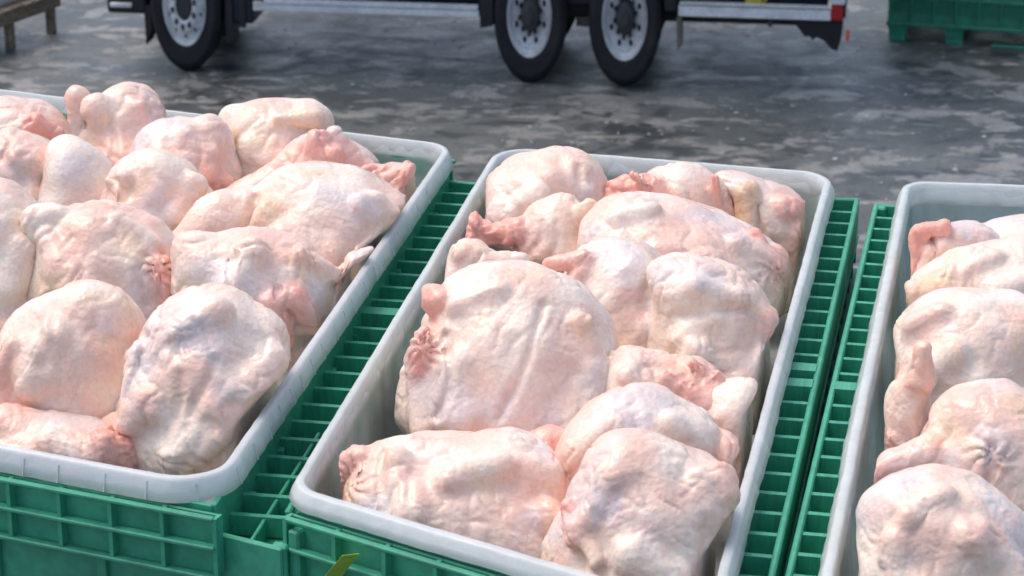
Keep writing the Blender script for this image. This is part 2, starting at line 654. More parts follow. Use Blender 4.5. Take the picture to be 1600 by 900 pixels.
# dock the crates stand on
dz = Z_RIM - 0.090 - 0.685
me = box_mesh('loading_dock', -4, 4, 1.0, 6.6, 0, dz - 0.002)
tag(link('loading_dock', me, M['dock']), 'raised concrete dock under the green crates', 'dock', kind='structure')



# ------------------------------------------------------------------ chickens
_perm = np.random.RandomState(5).permutation(256)
_perm = np.concatenate([_perm, _perm, _perm])
_grad = np.random.RandomState(6).normal(size=(256, 3))
_grad /= np.linalg.norm(_grad, axis=1)[:, None]


def perlin(p):
    i = np.floor(p).astype(np.int64)
    f = p - i
    u = f * f * f * (f * (f * 6 - 15) + 10)
    i &= 255
    r = 0
    for dx in (0, 1):
        wx = u[:, 0] if dx else 1 - u[:, 0]
        for dy in (0, 1):
            wy = u[:, 1] if dy else 1 - u[:, 1]
            for dz_ in (0, 1):
                wz = u[:, 2] if dz_ else 1 - u[:, 2]
                h = _perm[_perm[_perm[(i[:, 0] + dx) & 255] + ((i[:, 1] + dy) & 255)] + ((i[:, 2] + dz_) & 255)]
                g = _grad[h]
                d = g[:, 0] * (f[:, 0] - dx) + g[:, 1] * (f[:, 1] - dy) + g[:, 2] * (f[:, 2] - dz_)
                r = r + wx * wy * wz * d
    return r * 1.6


def E(x, y, rx, ry, rot=0, t='s', d=0, rd=None, k=14):
    if rd is None:
        rd = max(min(rx, ry), 0.62 * (rx + ry) / 1.15)
    return ('E', x, y, rx, ry, rot, d, rd, t, k)


def C(x1, y1, r1, x2, y2, r2, t='s', d1=0, d2=0, k=9):
    return ('C', x1, y1, r1, x2, y2, r2, d1, d2, t, k)


def G(x1, y1, x2, y2, a=7, r=7):
    return ('G', x1, y1, x2, y2, a, r)


def K(x, y, rr, n=8, a=4):
    return ('K', x, y, rr, n, a)


def S(x1, y1, r1, x2, y2, r2, t='s', e=0.50, k=10):
    return ('S', x1, y1, r1, x2, y2, r2, t, e, k)


def wing(x1, y1, x2, y2, x3, y3, r=19):
    return [S(x1, y1, r * 1.15, x2, y2, r * 0.85, 's', 0.30, 5), S(x2, y2, r * 0.88, x3, y3, r * 0.62, 's', 0.10, 4),
            S(x3, y3, r * 0.6, x3 + (x1 - x3) * 0.25, y3 + (y1 - y3) * 0.1 + 8, r * 0.4, 'm', 0.0, 4)]


def drumstick(x1, y1, x2, y2, r=36):
    dx, dy = x2 - x1, y2 - y1
    return [S(x1, y1, r, x1 + dx * 0.62, y1 + dy * 0.62, r * 0.62, 's', 0.40, 6), S(x1 + dx * 0.6, y1 + dy * 0.6, r * 0.6, x2, y2, r * 0.36, 's', 0.15, 5),
            S(x2, y2, r * 0.44, x2 + dx * 0.08, y2 + dy * 0.08, r * 0.38, 'p', 0.0, 4)]


def smin(a, b, k):
    h = np.clip(0.5 + 0.5 * (b - a) / k, 0, 1)
    return b + (a - b) * h - k * h * (1 - h)


def surface_nets(F):
    nx, ny, nz = F.shape
    S = F < 0
    acc = np.zeros((nx - 1, ny - 1, nz - 1, 3), np.float32)
    cnt = np.zeros((nx - 1, ny - 1, nz - 1), np.float32)
    shp = (nx - 1, ny - 1, nz - 1)

    def sl(o):
        return tuple(slice(o[i], o[i] + shp[i]) for i in range(3))
    for ax in range(3):
        o1, o2 = [i for i in range(3) if i != ax]
        for u in (0, 1):
            for v in (0, 1):
                o = [0, 0, 0]
                o[o1] = u
                o[o2] = v
                q = list(o)
                q[ax] = 1
                A, B = F[sl(o)], F[sl(q)]
                m = (A < 0) != (B < 0)
                t = np.zeros_like(A)
                t[m] = A[m] / (A[m] - B[m])
                acc[..., ax] += np.where(m, t, 0)
                acc[..., o1] += np.where(m, u, 0)
                acc[..., o2] += np.where(m, v, 0)
                cnt += m
    act = cnt > 0
    idx = -np.ones(shp, np.int64)
    ii = np.argwhere(act)
    idx[act] = np.arange(len(ii))
    verts = ii + acc[act] / cnt[act][:, None]
    quads = []
    for ax in range(3):
        o1, o2 = [(1, 2), (2, 0), (0, 1)][ax]
        a = [slice(None)] * 3
        b = [slice(None)] * 3
        a[ax] = slice(0, -1)
        b[ax] = slice(1, None)
        ch = S[tuple(a)] != S[tuple(b)]
        e = np.argwhere(ch)
        e = e[(e[:, o1] > 0) & (e[:, o2] > 0) & (e[:, o1] < F.shape[o1] - 1) & (e[:, o2] < F.shape[o2] - 1)]
        ins = S[e[:, 0], e[:, 1], e[:, 2]]
        cs = []
        for du, dv in ((-1, -1), (0, -1), (0, 0), (-1, 0)):
            c = e.copy()
            c[:, o1] += du
            c[:, o2] += dv
            cs.append(idx[c[:, 0], c[:, 1], c[:, 2]])
        q = np.stack(cs, 1)
        q[~ins] = q[~ins][:, ::-1]
        quads.append(q)
    return verts, np.concatenate(quads), ii


TINT = {'s': (0, 0, 0), 'p': (1, 0, 0), 'f': (0, 1, 0), 'b': (0, 0, 1), 'm': (0.45, 0.2, 0)}


def inner_poly(quad, off):
    path, nrm = rounded(offset_quad(quad, [-off] * 4), max(0.09 - off, 0.02), 5, 10)
    return np.array([[p.x, p.y] for p in path])


def push_inside(xy, poly, soft):
    """move points outside the convex polygon back to its edge"""
    out = xy.copy()
    for _ in range(1):
        for i in range(len(poly)):
            a = poly[i]
            b = poly[(i + 1) % len(poly)]
            d = b - a
            l = np.hypot(*d)
            if l < 1e-6:
                continue
            n = np.array([d[1], -d[0]]) / l
            m_ = 0.025
            s = (out - a) @ n + m_
            over = np.where(s > 0, s - m_ * (1 - np.exp(-np.maximum(s, 0) / m_)), 0) * soft
            out -= over[:, None] * n[None, :]
    return out


POLY = {'L': inner_poly(Q_LEFT, 0.048), 'M': inner_poly(Q_MID, 0.046), 'R': inner_poly(Q_RIGHT, 0.050)}
VOX = 3.7
COS_T = math.cos(TILT)
SIN_T = math.sin(TILT)
TAN_T = math.tan(TILT)


def lerp3(a, b, f):
    return a + (np.asarray(b) - a) * np.clip(f, 0, 1)[:, None]


def sstep(x, a, b):
    t = np.clip((x - a) / (b - a), 0, 1)
    return t * t * (3 - 2 * t)


def skin_colour(V, T, so, rs, gloss):
    f = lambda w, o, n=3: sum(perlin(V / (w / 2 ** i) + so + o + i * 7.7) * 0.55 ** i for i in range(n))
    n1, n2, n3, n4 = f(110, 1, 2), f(62, 5, 3), f(130, 11, 2), f(80, 17, 2)
    tone = rs.uniform(-0.5, 0.5)
    c = np.tile(np.array([0.85, 0.655, 0.555]), (len(V), 1))
    c = lerp3(c, (0.89, 0.765, 0.665), sstep(n1 + 0.35 * tone, -0.15, 0.55))
    c = lerp3(c, (0.84, 0.555, 0.455), sstep(-n1 - 0.3 * tone, 0.0, 0.6) * 0.7)
    c = lerp3(c, (0.70, 0.635, 0.65), sstep(n3, 0.12, 0.6) * 0.65 + 0.8 * T[:, 2])
    c = lerp3(c, (0.86, 0.52, 0.44), sstep(n2, 0.22, 0.8) * 0.38)
    c = lerp3(c, (0.85, 0.64, 0.42), sstep(n4, 0.25, 0.75) * 0.45)
    c = lerp3(c, (0.86, 0.60, 0.39), T[:, 1] * (0.45 + 0.5 * sstep(n2, -0.3, 0.4)))
    c = lerp3(c, (0.85, 0.405, 0.325), T[:, 0] * (0.66 + 0.32 * sstep(n2, -0.4, 0.4)))
    # thin reddish lines under the skin
    q = perlin(V / np.array([26, 26, 60]) + so + 31 + 0.4 * n2[:, None])
    c = lerp3(c, (0.80, 0.46, 0.40), np.clip(1 - np.abs(q) * 14, 0, 1) * 0.32 * sstep(n4, -0.2, 0.3))
    c *= (1 + 0.05 * perlin(V / 9 + so))[:, None] * np.array([1.0, 0.985, 0.965])
    r = 0.35 + 0.13 * n2 - gloss
    col = np.ones((len(V), 4), np.float32)
    col[:, :3] = np.clip(c, 0.02, 0.93)
    col[:, 3] = np.clip(r, 0.17, 0.7)
    return col


def chicken(box, prims, label, zoff=0.0, dy=0, wr=2.6, lump=7.0, seed=None, ang=None, back=0.0, belly=0.6, gloss=0.0, sag=0.24):
    chicken.n += 1
    if dy:
        prims = [(q[0], q[1], q[2] + dy) + q[3:] if q[0] in 'EK' else ((q[0], q[1], q[2] + dy, q[3], q[4] + dy) + q[5:] if q[0] == 'G' else (q[0], q[1], q[2] + dy, q[3], q[4], q[5] + dy) + q[6:]) for q in prims]
    if belly and prims[0][0] == 'E':
        _, x_, y_, rx_, ry_, ro_, d_, rd_, t_, k_ = prims[0]
        prims = list(prims)
        prims.insert(1, E(x_, y_ + belly * ry_, rx_ * 0.95, ry_ * 0.9, ro_ * 0.5, 's', 8, rd_ * 1.05, 30))
    seed = chicken.n if seed is None else seed
    rs = np.random.RandomState(seed * 13 + 1)
    def front(x, y):
        # where the line of sight through (x, y) first meets the bird's rounded pieces
        best = 0.0
        for dd in np.arange(-260.0, 60.0, 3.0):
            z_ = (-(y - prims[0][2]) - dd * SIN_T) / COS_T
            for q in prims:
                if q[0] == 'E' and min(q[3], q[4]) > 24 and (q[8] in 'sb' or max(q[3], q[4]) >= 46):
                    a_ = math.radians(q[5])
                    big = max(q[3], q[4]) > 30
                    qx, qz, qd = (q[3] * 1.08 + 5, q[4] * 1.09 + 5, q[7] * 1.12 + 5) if big else (q[3], q[4], q[7])
                    qy = q[2] + (0.07 * q[4] if big else 0)
                    dx = x - q[1]
                    dz_ = z_ - (-(qy - prims[0][2]) - q[6] * SIN_T) / COS_T
                    u_, v_ = dx * math.cos(a_) - dz_ * math.sin(a_), dx * math.sin(a_) + dz_ * math.cos(a_)
                    if (u_ / qx) ** 2 + (v_ * COS_T / qz) ** 2 + ((dd - q[6]) / qd) ** 2 < 1:
                        return dd
        return best
    new = []
    for q in prims:
        if q[0] == 'S':
            _, x1, y1, r1, x2, y2, r2, t_, e_, k_ = q
            new.append(C(x1, y1, r1, x2, y2, r2, t_, front(x1, y1) + r1 * e_, front(x2, y2) + r2 * e_, k_))
        elif q[0] == 'C' and q[9] in 'pmf':
            q = list(q)
            for ix, iy, ir, idp in ((1, 2, 3, 7), (4, 5, 6, 8)):
                f_ = front(q[ix], q[iy])
                if f_ < 0:
                    q[idp] = min(q[idp], f_ + 0.35 * q[ir])
            new.append(tuple(q))
        elif q[0] == 'E' and q[8] in 'pmf' and max(q[3], q[4]) < 46:
            q = list(q)
            f_ = front(q[1], q[2])
            if f_ < 0:
                q[6] = min(q[6], f_ + 0.55 * q[7])
            new.append(tuple(q))
        else:
            new.append(q)
    prims = new
    cx, cy = prims[0][1], prims[0][2]
    cen = at_z(cx, cy, Z_RIM + zoff)
    dist = (cen - CAMP).dot(FWD)
    s = dist / FPX
    lo = np.array([1e9] * 3)
    hi = -lo
    P = []
    for pr in prims:
        if pr[0] == 'E':
            _, x, y, rx, ry, rot, d, rd, t, k = pr
            if max(rx, ry) > 30:
                rx, y, ry, rd = rx * 1.08, y + 0.07 * ry, ry * 1.09, rd * 1.12
            c = np.array([x - cx, d, (-(y - cy) - d * SIN_T) / COS_T])
            r = np.array([rx, rd, ry / COS_T])
            m = np.array([max(rx, ry) * 1.06, rd, max(rx, ry) * 1.08]) if rot else r
            lo = np.minimum(lo, c - m)
            hi = np.maximum(hi, c + m)
            P.append(('E', c, r, math.radians(rot), t, k))
        elif pr[0] == 'C':
            _, x1, y1, r1, x2, y2, r2, d1, d2, t, k = pr
            a = np.array([x1 - cx, d1, (-(y1 - cy) - d1 * SIN_T) / COS_T])
            b = np.array([x2 - cx, d2, (-(y2 - cy) - d2 * SIN_T) / COS_T])
            for q, rr in ((a, r1), (b, r2)):
                lo = np.minimum(lo, q - rr * 1.05)
                hi = np.maximum(hi, q + rr * 1.05)
            P.append(('C', a, b, r1, r2, t, k))
    lo -= 14
    hi += 14
    n = np.ceil((hi - lo) / VOX).astype(int) + 1
    ax = [lo[i] + VOX * np.arange(n[i]) for i in range(3)]
    X, Y, Z = [g.astype(np.float32) for g in np.meshgrid(*ax, indexing='ij')]

    def prim_d(pr, X, Y, Z):
        if pr[0] == 'E':
            _, c, r, rot, t, k = pr
            x, y, z = X - c[0], Y - c[1], Z - c[2]
            if rot:
                ca, sa = math.cos(rot), math.sin(rot)
                # positive rot turns clockwise in the picture
                x, z = x * ca - z * sa, x * sa + z * ca
            k0 = np.sqrt((x / r[0]) ** 2 + (y / r[1]) ** 2 + (z / r[2]) ** 2) + 1e-6
            k1 = np.sqrt((x / r[0] ** 2) ** 2 + (y / r[1] ** 2) ** 2 + (z / r[2] ** 2) ** 2) + 1e-9
            return k0 * (k0 - 1) / k1
        _, a, b, r1, r2, t, k = pr
        ba = b - a
        L2 = float(ba @ ba) + 1e-6
        h = np.clip(((X - a[0]) * ba[0] + (Y - a[1]) * ba[1] + (Z - a[2]) * ba[2]) / L2, 0, 1)
        return np.sqrt((X - a[0] - h * ba[0]) ** 2 + (Y - a[1] - h * ba[1]) ** 2 + (Z - a[2] - h * ba[2]) ** 2) - (r1 + (r2 - r1) * h)

    F = None
    for pr in P:
        d = prim_d(pr, X, Y, Z)
        F = d if F is None else smin(F, d, pr[-1])
    for pr in prims:
        if pr[0] == 'G':
            _, x1, y1, x2, y2, a, r = pr
            p1 = np.array([x1 - cx, -(y1 - cy) / COS_T])
            p2 = np.array([x2 - cx, -(y2 - cy) / COS_T])
            ba = p2 - p1
            Zv = Z + Y * TAN_T
            h = np.clip(((X - p1[0]) * ba[0] + (Zv - p1[1]) * ba[1]) / (ba @ ba + 1e-6), 0, 1)
            bend = 4 * np.sin(h * 5 + seed)
            q = (X - p1[0] - h * ba[0] + bend) ** 2 + (Zv - p1[1] - h * ba[1]) ** 2
            F = F + 1.25 * a * np.exp(-q / (1.15 * r) ** 2) - 0.45 * a * np.exp(-q / (2.4 * r) ** 2)
        elif pr[0] == 'K':
            _, x, y, rr, nn, a = pr
            x_, z_ = X - (x - cx), Z + Y * TAN_T + (y - cy) / COS_T
            rad = np.sqrt(x_ ** 2 + z_ ** 2) + 1e-3
            th = np.arctan2(z_, x_) + 0.25 * np.sin(rad * 0.12)
            F = F + a * (np.abs(np.sin(th * nn / 2 + seed)) - 0.5) * np.exp(-(rad / rr) ** 2) * np.clip(rad / (0.25 * rr), 0, 1) * -1.35
    V, Q, ii = surface_nets(F)
    gx, gy, gz = np.gradient(F)
    nor = np.stack([g[ii[:, 0], ii[:, 1], ii[:, 2]] for g in (gx, gy, gz)], 1)
    nor /= np.linalg.norm(nor, axis=1)[:, None] + 1e-9
    V = lo + V * VOX
    # colour by the nearest piece
    W = 0
    T = np.zeros((len(V), 3))
    for pr in P:
        d = prim_d(pr, V[:, 0], V[:, 1], V[:, 2])
        w = np.exp(-np.clip(d, -2, 60) / 6.0)
        W = W + w
        T += w[:, None] * np.array(TINT[pr[-2]])
    T /= W[:, None]
    # relief: soft lumps, skin folds, small bulges
    so = rs.uniform(-40, 40, 3)
    dsp = lump * perlin(V / 66 + so) + 0.18 * lump * perlin(V / 30 + so * 1.7)
    al = rs.uniform(-0.9, 0.9) if ang is None else math.radians(ang)
    ca, sa = math.cos(al), math.sin(al)
    U = np.stack([V[:, 0] * ca + V[:, 2] * sa, V[:, 1], -V[:, 0] * sa + V[:, 2] * ca], 1)
    warp = 14 * perlin(V / 45 + so + 9)
    q = np.stack([(U[:, 0] + warp) / 26, U[:, 1] / 44, U[:, 2] / 120], 1) + so
    rdg = 1 - np.abs(perlin(q)) * 2.2
    mask = np.clip(0.45 + 1.5 * perlin(V / 70 + so + 21), 0, 1) + 0.9 * np.clip(T[:, 0], 0, 1)
    dsp -= wr * mask * np.clip(rdg, 0, 1) ** 2 * 1.3
    q2 = np.stack([(U[:, 2] + warp) / 22, U[:, 1] / 36, U[:, 0] / 90], 1) + so * 0.6
    rd2 = 1 - np.abs(perlin(q2)) * 2.2
    mask2 = np.clip(0.2 + 1.5 * perlin(V / 55 - so + 3), 0, 1)
    dsp -= wr * 0.7 * mask2 * np.clip(rd2, 0, 1) ** 2 * 1.2
    q3 = np.stack([(U[:, 0] * 0.6 + U[:, 2] * 0.8 + warp) / 11, U[:, 1] / 20, (U[:, 2] * 0.6 - U[:, 0] * 0.8) / 60], 1) + so * 1.3
    mask3 = np.clip(0.1 + 1.8 * perlin(V / 60 + so - 13), 0, 1)
    dsp -= 1.5 * mask3 * np.clip(1 - np.abs(perlin(q3)) * 2.4, 0, 1) ** 2
    dsp += (0.15 + 1.2 * T[:, 0]) * perlin(V / 12 + so)
    V = V + nor * dsp[:, None]
    # slack flesh: the lower half spreads out against its neighbours
    rz_ = 0.9 * max(prims[0][3], prims[0][4]) if prims[0][0] == 'E' else 40.0
    tt = np.clip((0.25 * rz_ - V[:, 2]) / rz_, 0, 1)
    tt = tt * tt * (3 - 2 * tt)
    V[:, 0] *= 1 + sag * tt
    V[:, 1] *= 1 + sag * 0.8 * tt
    # to world, held inside the liner below its rim
    Wp = V * s
    Wp[:, 0] += cen.x
    Wp[:, 1] += cen.y + back
    Wp[:, 2] += cen.z
    if box:
        soft = np.clip((Z_RIM + 0.05 - Wp[:, 2]) / 0.07, 0, 1)
        Wp[:, :2] = push_inside(Wp[:, :2], POLY[box], soft)
    Wp[:, 2] = np.maximum(Wp[:, 2], Z_RIM - 0.318)
    org = np.array([cen.x, cen.y + back, Wp[:, 2].min()])
    co = (Wp - org).astype(np.float32)
    me = bpy.data.meshes.new('chicken')
    me.vertices.add(len(co))
    me.vertices.foreach_set('co', co.ravel())
    me.loops.add(len(Q) * 4)
    me.loops.foreach_set('vertex_index', Q.ravel().astype(np.int32))
    me.polygons.add(len(Q))
    me.polygons.foreach_set('loop_start', np.arange(0, len(Q) * 4, 4, dtype=np.int32))
    me.polygons.foreach_set('use_smooth', np.ones(len(Q), bool))
    me.update(calc_edges=True)
    me.validate()
    a = me.attributes.new('tint', 'FLOAT_COLOR', 'POINT')
    col = skin_colour(V, T, so, rs, gloss)
    a.data.foreach_set('color', col.ravel())
    o = link('chicken', me, M['skin'], None, tuple(org))
    tag(o, label, 'chicken', {'L': 'plucked chickens in the left crate', 'M': 'plucked chickens in the middle crate', 'R': 'plucked chickens in the right crate'}[box])
    return o


chicken.n = 0

# ---- left crate
chicken('L', [E(30, 195, 80, 52, 10), E(-5, 180, 50, 40), C(65, 185, 24, 92, 196, 15, 'p')],
        'plucked chicken half out of the picture in the top left corner of the left crate', dy=16)
chicken('L', [E(200, 185, 58, 60), E(205, 160, 48, 38), C(128, 140, 17, 130, 205, 30, 's', -15, -10, 7), E(127, 140, 19, 17, 0, 'p', -10, 18, 6), C(163, 165, 26, 166, 240, 24, 's', -42, -38, 7),
              E(205, 228, 42, 36, 0, 'm', -12), G(148, 180, 146, 255, 8, 6), G(186, 180, 190, 250, 5, 6), S(225, 160, 18, 240, 200, 20)],
        'upright plucked chicken with a pink knob at its upper left, highest at the back rim', dy=12)
chicken('L', [E(285, 232, 72, 56, 8), E(330, 215, 34, 44, 0), E(250, 225, 40, 45), C(335, 262, 22, 347, 288, 16, 'p', -35, -45, 7), G(352, 195, 357, 262, 6, 6), G(270, 255, 275, 215, 4, 9), S(250, 255, 22, 292, 268, 20), S(300, 205, 18, 330, 235, 20)],
        'boxy smooth plucked chicken with a pink knob at its lower right, behind the domed one', dy=10)
chicken('L', [E(432, 208, 74, 58, -6), E(485, 185, 38, 36), E(405, 185, 45, 38), C(440, 180, 10, 497, 178, 14, 'f', -52, -45, 5), E(366, 175, 22, 20, 0, 's', 10), C(500, 200, 18, 545, 235, 22, 's', 5, 0), S(400, 225, 24, 450, 240, 24)],
        'plucked chicken with yellowish skin fold at the back rim of the left crate', dy=12)
chicken('L', [E(495, 245, 62, 42, -12), C(380, 298, 20, 470, 250, 34, 's', -30, -10), E(495, 222, 26, 30, 20, 'p', -28, 26, 8), C(525, 205, 16, 560, 252, 26, 's', -5, -5), E(457, 258, 8, 15, 25, 'p', -46, 9, 4),
              E(520, 235, 20, 16, 0, 'p', -30, 20, 6)],
        'plucked chicken with raw pink back, behind the largest smooth bird of the left crate', dy=10, wr=3.6)
chicken('L', [E(618, 290, 46, 44, 0, 'm'), E(640, 268, 26, 24, 0, 'p', -25, 24, 7), E(588, 268, 30, 20, 10, 'p', -15, 20, 7), C(600, 310, 20, 640, 335, 14, 'p', -35, -30, 6), G(615, 280, 610, 320, 5, 5), K(640, 275, 26, 7, 4)],
        'small knobbly pink plucked chicken wedged in the back corner of the left liner', dy=10, wr=3.6, zoff=-0.05)
chicken('L', [E(35, 262, 66, 62), E(15, 240, 50, 40), E(62, 300, 26, 22, 0, 'f', -44, 22), G(20, 240, 50, 290, 5, 7), S(10, 270, 20, 40, 300, 20), S(40, 240, 18, 75, 260, 16)],
        'wrinkled plucked chicken at the left edge, just under the corner bird', dy=8, wr=5)
chicken('L', [E(125, 285, 52, 64, -18), E(110, 250, 36, 36), C(135, 300, 38, 160, 340, 24)],
        'smooth rounded plucked chicken between the wrinkled one and the domed one', wr=1.5)
chicken('L', [E(245, 305, 74, 66, 6), E(240, 275, 52, 38), C(176, 285, 11, 190, 345, 15, 's', -22, -25, 5), E(300, 318, 34, 48, -20), E(285, 362, 32, 20, 0, 'p', -30, 22, 8), G(192, 285, 200, 350, 5, 5), S(282, 335, 20, 308, 292, 24), S(215, 330, 20, 250, 350, 18), *wing(205, 285, 195, 335, 228, 352, 14)],
        'domed plucked chicken amid the left crate with a skin flap down its side')
chicken('L', [E(520, 342, 122, 78, 8), E(480, 315, 80, 55, -8), E(595, 355, 50, 56, 10), E(350, 350, 56, 46, -20, 's', -10), C(312, 372, 26, 390, 325, 32, 's', -15, -10), E(430, 345, 30, 32, 0, 'f', -55, 26),
              G(402, 310, 390, 375, 7, 7), S(455, 375, 34, 520, 395, 30), S(590, 320, 22, 625, 370, 24), *wing(570, 325, 610, 372, 570, 395, 17)],
        'largest smooth plucked chicken of the left crate with a thigh sticking out beside it', wr=2.0)
chicken('L', [E(10, 395, 72, 108, -6), E(-10, 370, 62, 84), C(30, 500, 24, 72, 455, 20, 'm', -30, -40), C(70, 455, 14, 88, 440, 11, 'p', -45, -45, 6), C(66, 462, 10, 72, 485, 9, 'p', -52, -52, 5), S(25, 440, 30, 50, 390, 26)],
        'tall plucked chicken cut off by the left edge, its pink leg folded at the bottom')
chicken('L', [E(165, 408, 108, 78, 8), E(170, 362, 82, 38, 8, 'm'), E(72, 355, 40, 38, 0, 's', 5), E(232, 405, 48, 60), E(257, 440, 27, 40, -4, 'p', -42, 24, 6), K(258, 422, 34, 9, 5), G(235, 400, 228, 470, 6, 6), S(195, 345, 18, 248, 382, 16), S(62, 345, 24, 98, 338, 18), S(110, 420, 34, 150, 450, 30), *wing(85, 372, 128, 425, 92, 452, 17)],
        'plucked chicken with a puckered pink tail stump, above the two big front birds', wr=3.2)
chicken('L', [E(395, 432, 98, 68, 14), E(330, 420, 52, 52, 0, 's', -8), E(308, 390, 34, 28), E(452, 425, 54, 50), C(432, 468, 20, 440, 526, 17, 'p', -50, -60, 6), C(462, 458, 20, 474, 505, 15, 'p', -48, -52, 6),
              G(375, 400, 365, 470, 8, 6), G(445, 450, 452, 510, 6, 4), S(368, 452, 26, 400, 402, 32), S(470, 402, 18, 518, 430, 17, 'm')],
        'plucked chicken with two raw pink flaps hanging below it, right of the puckered stump', wr=4)
chicken('L', [E(512, 485, 46, 72, 34), E(545, 440, 26, 22, 0, 'p', -24, 22, 7), C(565, 415, 24, 590, 400, 16, 's', 15, 20), K(545, 438, 34, 10, 5), E(466, 546, 18, 12, 0, 'p', -10, 14), G(505, 440, 490, 530, 5, 6), S(490, 480, 20, 520, 520, 18)],
        'plucked chicken leaning on the right rim of the left liner with a frilled pink top', wr=4, zoff=-0.10)
chicken('L', [E(110, 565, 116, 104, -12), E(140, 495, 70, 54), E(172, 545, 52, 92, 5), E(130, 622, 82, 52, 6, 'f', -12), C(24, 566, 13, 34, 630, 17, 'p', -70, -82, 5), C(30, 638, 21, 72, 645, 15, 'p', -82, -88, 5),
              C(66, 640, 12, 72, 660, 10, 'm', -90, -90, 5), G(75, 500, 92, 570, 7, 9), G(105, 500, 98, 560, 4, 8), S(70, 600, 24, 102, 525, 32), S(38, 540, 20, 22, 590, 14, 'm')],
        'big smooth-breasted plucked chicken, upright pink wing tip, at the front of the left crate', wr=2.2, sag=0.08)
chicken('L', [E(322, 600, 112, 132, 14), E(335, 515, 84, 62, 8), E(280, 560, 62, 92, 12), E(392, 560, 58, 76, 20), E(262, 690, 46, 50, 0, 's', -25), C(198, 662, 18, 250, 630, 32, 'm', -45, -45, 8),
              C(330, 690, 40, 400, 600, 34, 's', -35, -30), G(235, 520, 222, 620, 6, 7), G(300, 580, 285, 680, 5, 8), G(350, 560, 320, 640, 5, 8), S(238, 640, 30, 228, 560, 32), S(385, 610, 40, 428, 560, 28), S(300, 690, 30, 352, 635, 32), S(300, 520, 26, 345, 490, 28), *drumstick(395, 610, 320, 706, 38)],
        'big wrinkled plucked chicken filling the front right corner of the left crate', wr=4.6, lump=7)
chicken('L', [E(105, 712, 108, 55, 10), E(50, 702, 78, 48, 4), C(165, 702, 40, 222, 706, 24, 'p', -10, -12), E(15, 662, 46, 26, 0, 'm', 10), K(222, 705, 26, 8, 4), G(180, 690, 195, 730, 4, 5), S(90, 690, 26, 150, 715, 24)],
        'plucked chicken low against the front rim of the left liner, pink neck end showing', zoff=-0.10, wr=2.5)

# ---- middle crate
chicken('M', [E(850, 292, 92, 62, 4), E(880, 262, 62, 40, 6), E(906, 268, 32, 38, -25, 's', -18), C(760, 352, 20, 792, 330, 22, 'm', -25, -15), E(800, 300, 44, 50), G(900, 250, 915, 300, 5, 6), S(858, 272, 20, 908, 292, 22), S(790, 320, 24, 840, 330, 22), *drumstick(835, 300, 772, 338, 28)],
        'plucked chicken at the back left corner of the middle liner', dy=14, wr=2.5)
chicken('M', [E(1068, 295, 66, 48, 10), C(955, 290, 24, 1000, 285, 26, 'p', -20, -25, 8), C(988, 262, 10, 1040, 322, 10, 'p', -50, -46, 5), E(1022, 292, 24, 30, -20, 'p', -36, 20, 7), E(980, 312, 42, 22, 0, 'm', -30),
              C(1112, 268, 9, 1118, 322, 11, 'p', -45, -45, 5), G(1008, 270, 1012, 315, 6, 5), G(975, 275, 985, 310, 5, 5)],
        'plucked chicken with torn pink neck flaps beside the back rim of the middle liner', dy=12, wr=4)
chicken('M', [E(1205, 315, 62, 42, 18), C(1160, 290, 20, 1166, 348, 25, 'f', -38, -45, 7), E(1200, 338, 34, 33, 0, 's', -38, 30, 6), C(1222, 312, 24, 1258, 310, 17, 'p', -15, -15, 7), E(1215, 375, 26, 26, 0, 'p', -30, 26, 7),
              C(1238, 345, 16, 1228, 380, 15, 'p', -25, -25, 6), E(1150, 278, 40, 22, 12), G(1180, 310, 1182, 370, 7, 5)],
        'plucked chicken with bare knuckled drumstick ends at the back right corner of the middle liner', dy=14, wr=3, zoff=-0.05)
chicken('M', [E(866, 360, 50, 50, -30), C(838, 405, 28, 882, 335, 38), C(748, 362, 20, 812, 362, 24, 'p', -8, -8, 7), E(742, 362, 16, 32, 0, 'p', -8, 20, 6), E(915, 336, 22, 26, 10, 'f', -28, 20, 6), K(742, 362, 28, 8, 5),
              G(848, 350, 835, 395, 4, 5), G(872, 350, 862, 400, 4, 5)],
        'plucked chicken with a red-pink neck stub poking at the left rim of the middle liner', wr=3.4, ang=25)
chicken('M', [E(1065, 388, 152, 64, 14), E(985, 362, 68, 52, 5), E(1150, 418, 70, 50, 20), E(1196, 432, 30, 46, 18, 'p', -26, 28, 7), C(1170, 372, 14, 1200, 412, 16, 'p', -36, -44, 12), K(1196, 425, 38, 9, 5), S(965, 345, 20, 1015, 332, 16), S(1145, 385, 22, 1185, 405, 18), S(1020, 400, 32, 1090, 420, 30), *wing(1005, 372, 1052, 408, 1008, 424, 15)],
        'long plucked chicken lying across the middle crate, pink pinched tail at its right end', wr=2.8)
chicken('M', [C(1238, 400, 20, 1208, 466, 30, 's', 20, 10), E(1206, 456, 34, 38, 20, 's', 10), C(1238, 400, 18, 1244, 384, 14, 'm', 20, 20)],
        'pale chicken thigh pressed against the right wall of the middle liner', wr=1.5, zoff=-0.12, belly=0)
chicken('M', [E(735, 418, 40, 40), C(745, 420, 26, 812, 408, 17, 's', -10, -8), E(716, 445, 36, 38, 0, 's', -5), E(722, 398, 18, 18, 0, 'm', -18, 18, 6), G(748, 400, 740, 440, 6, 5)],
        'small knuckled plucked chicken behind the big round bird by the left wall', wr=2.5)
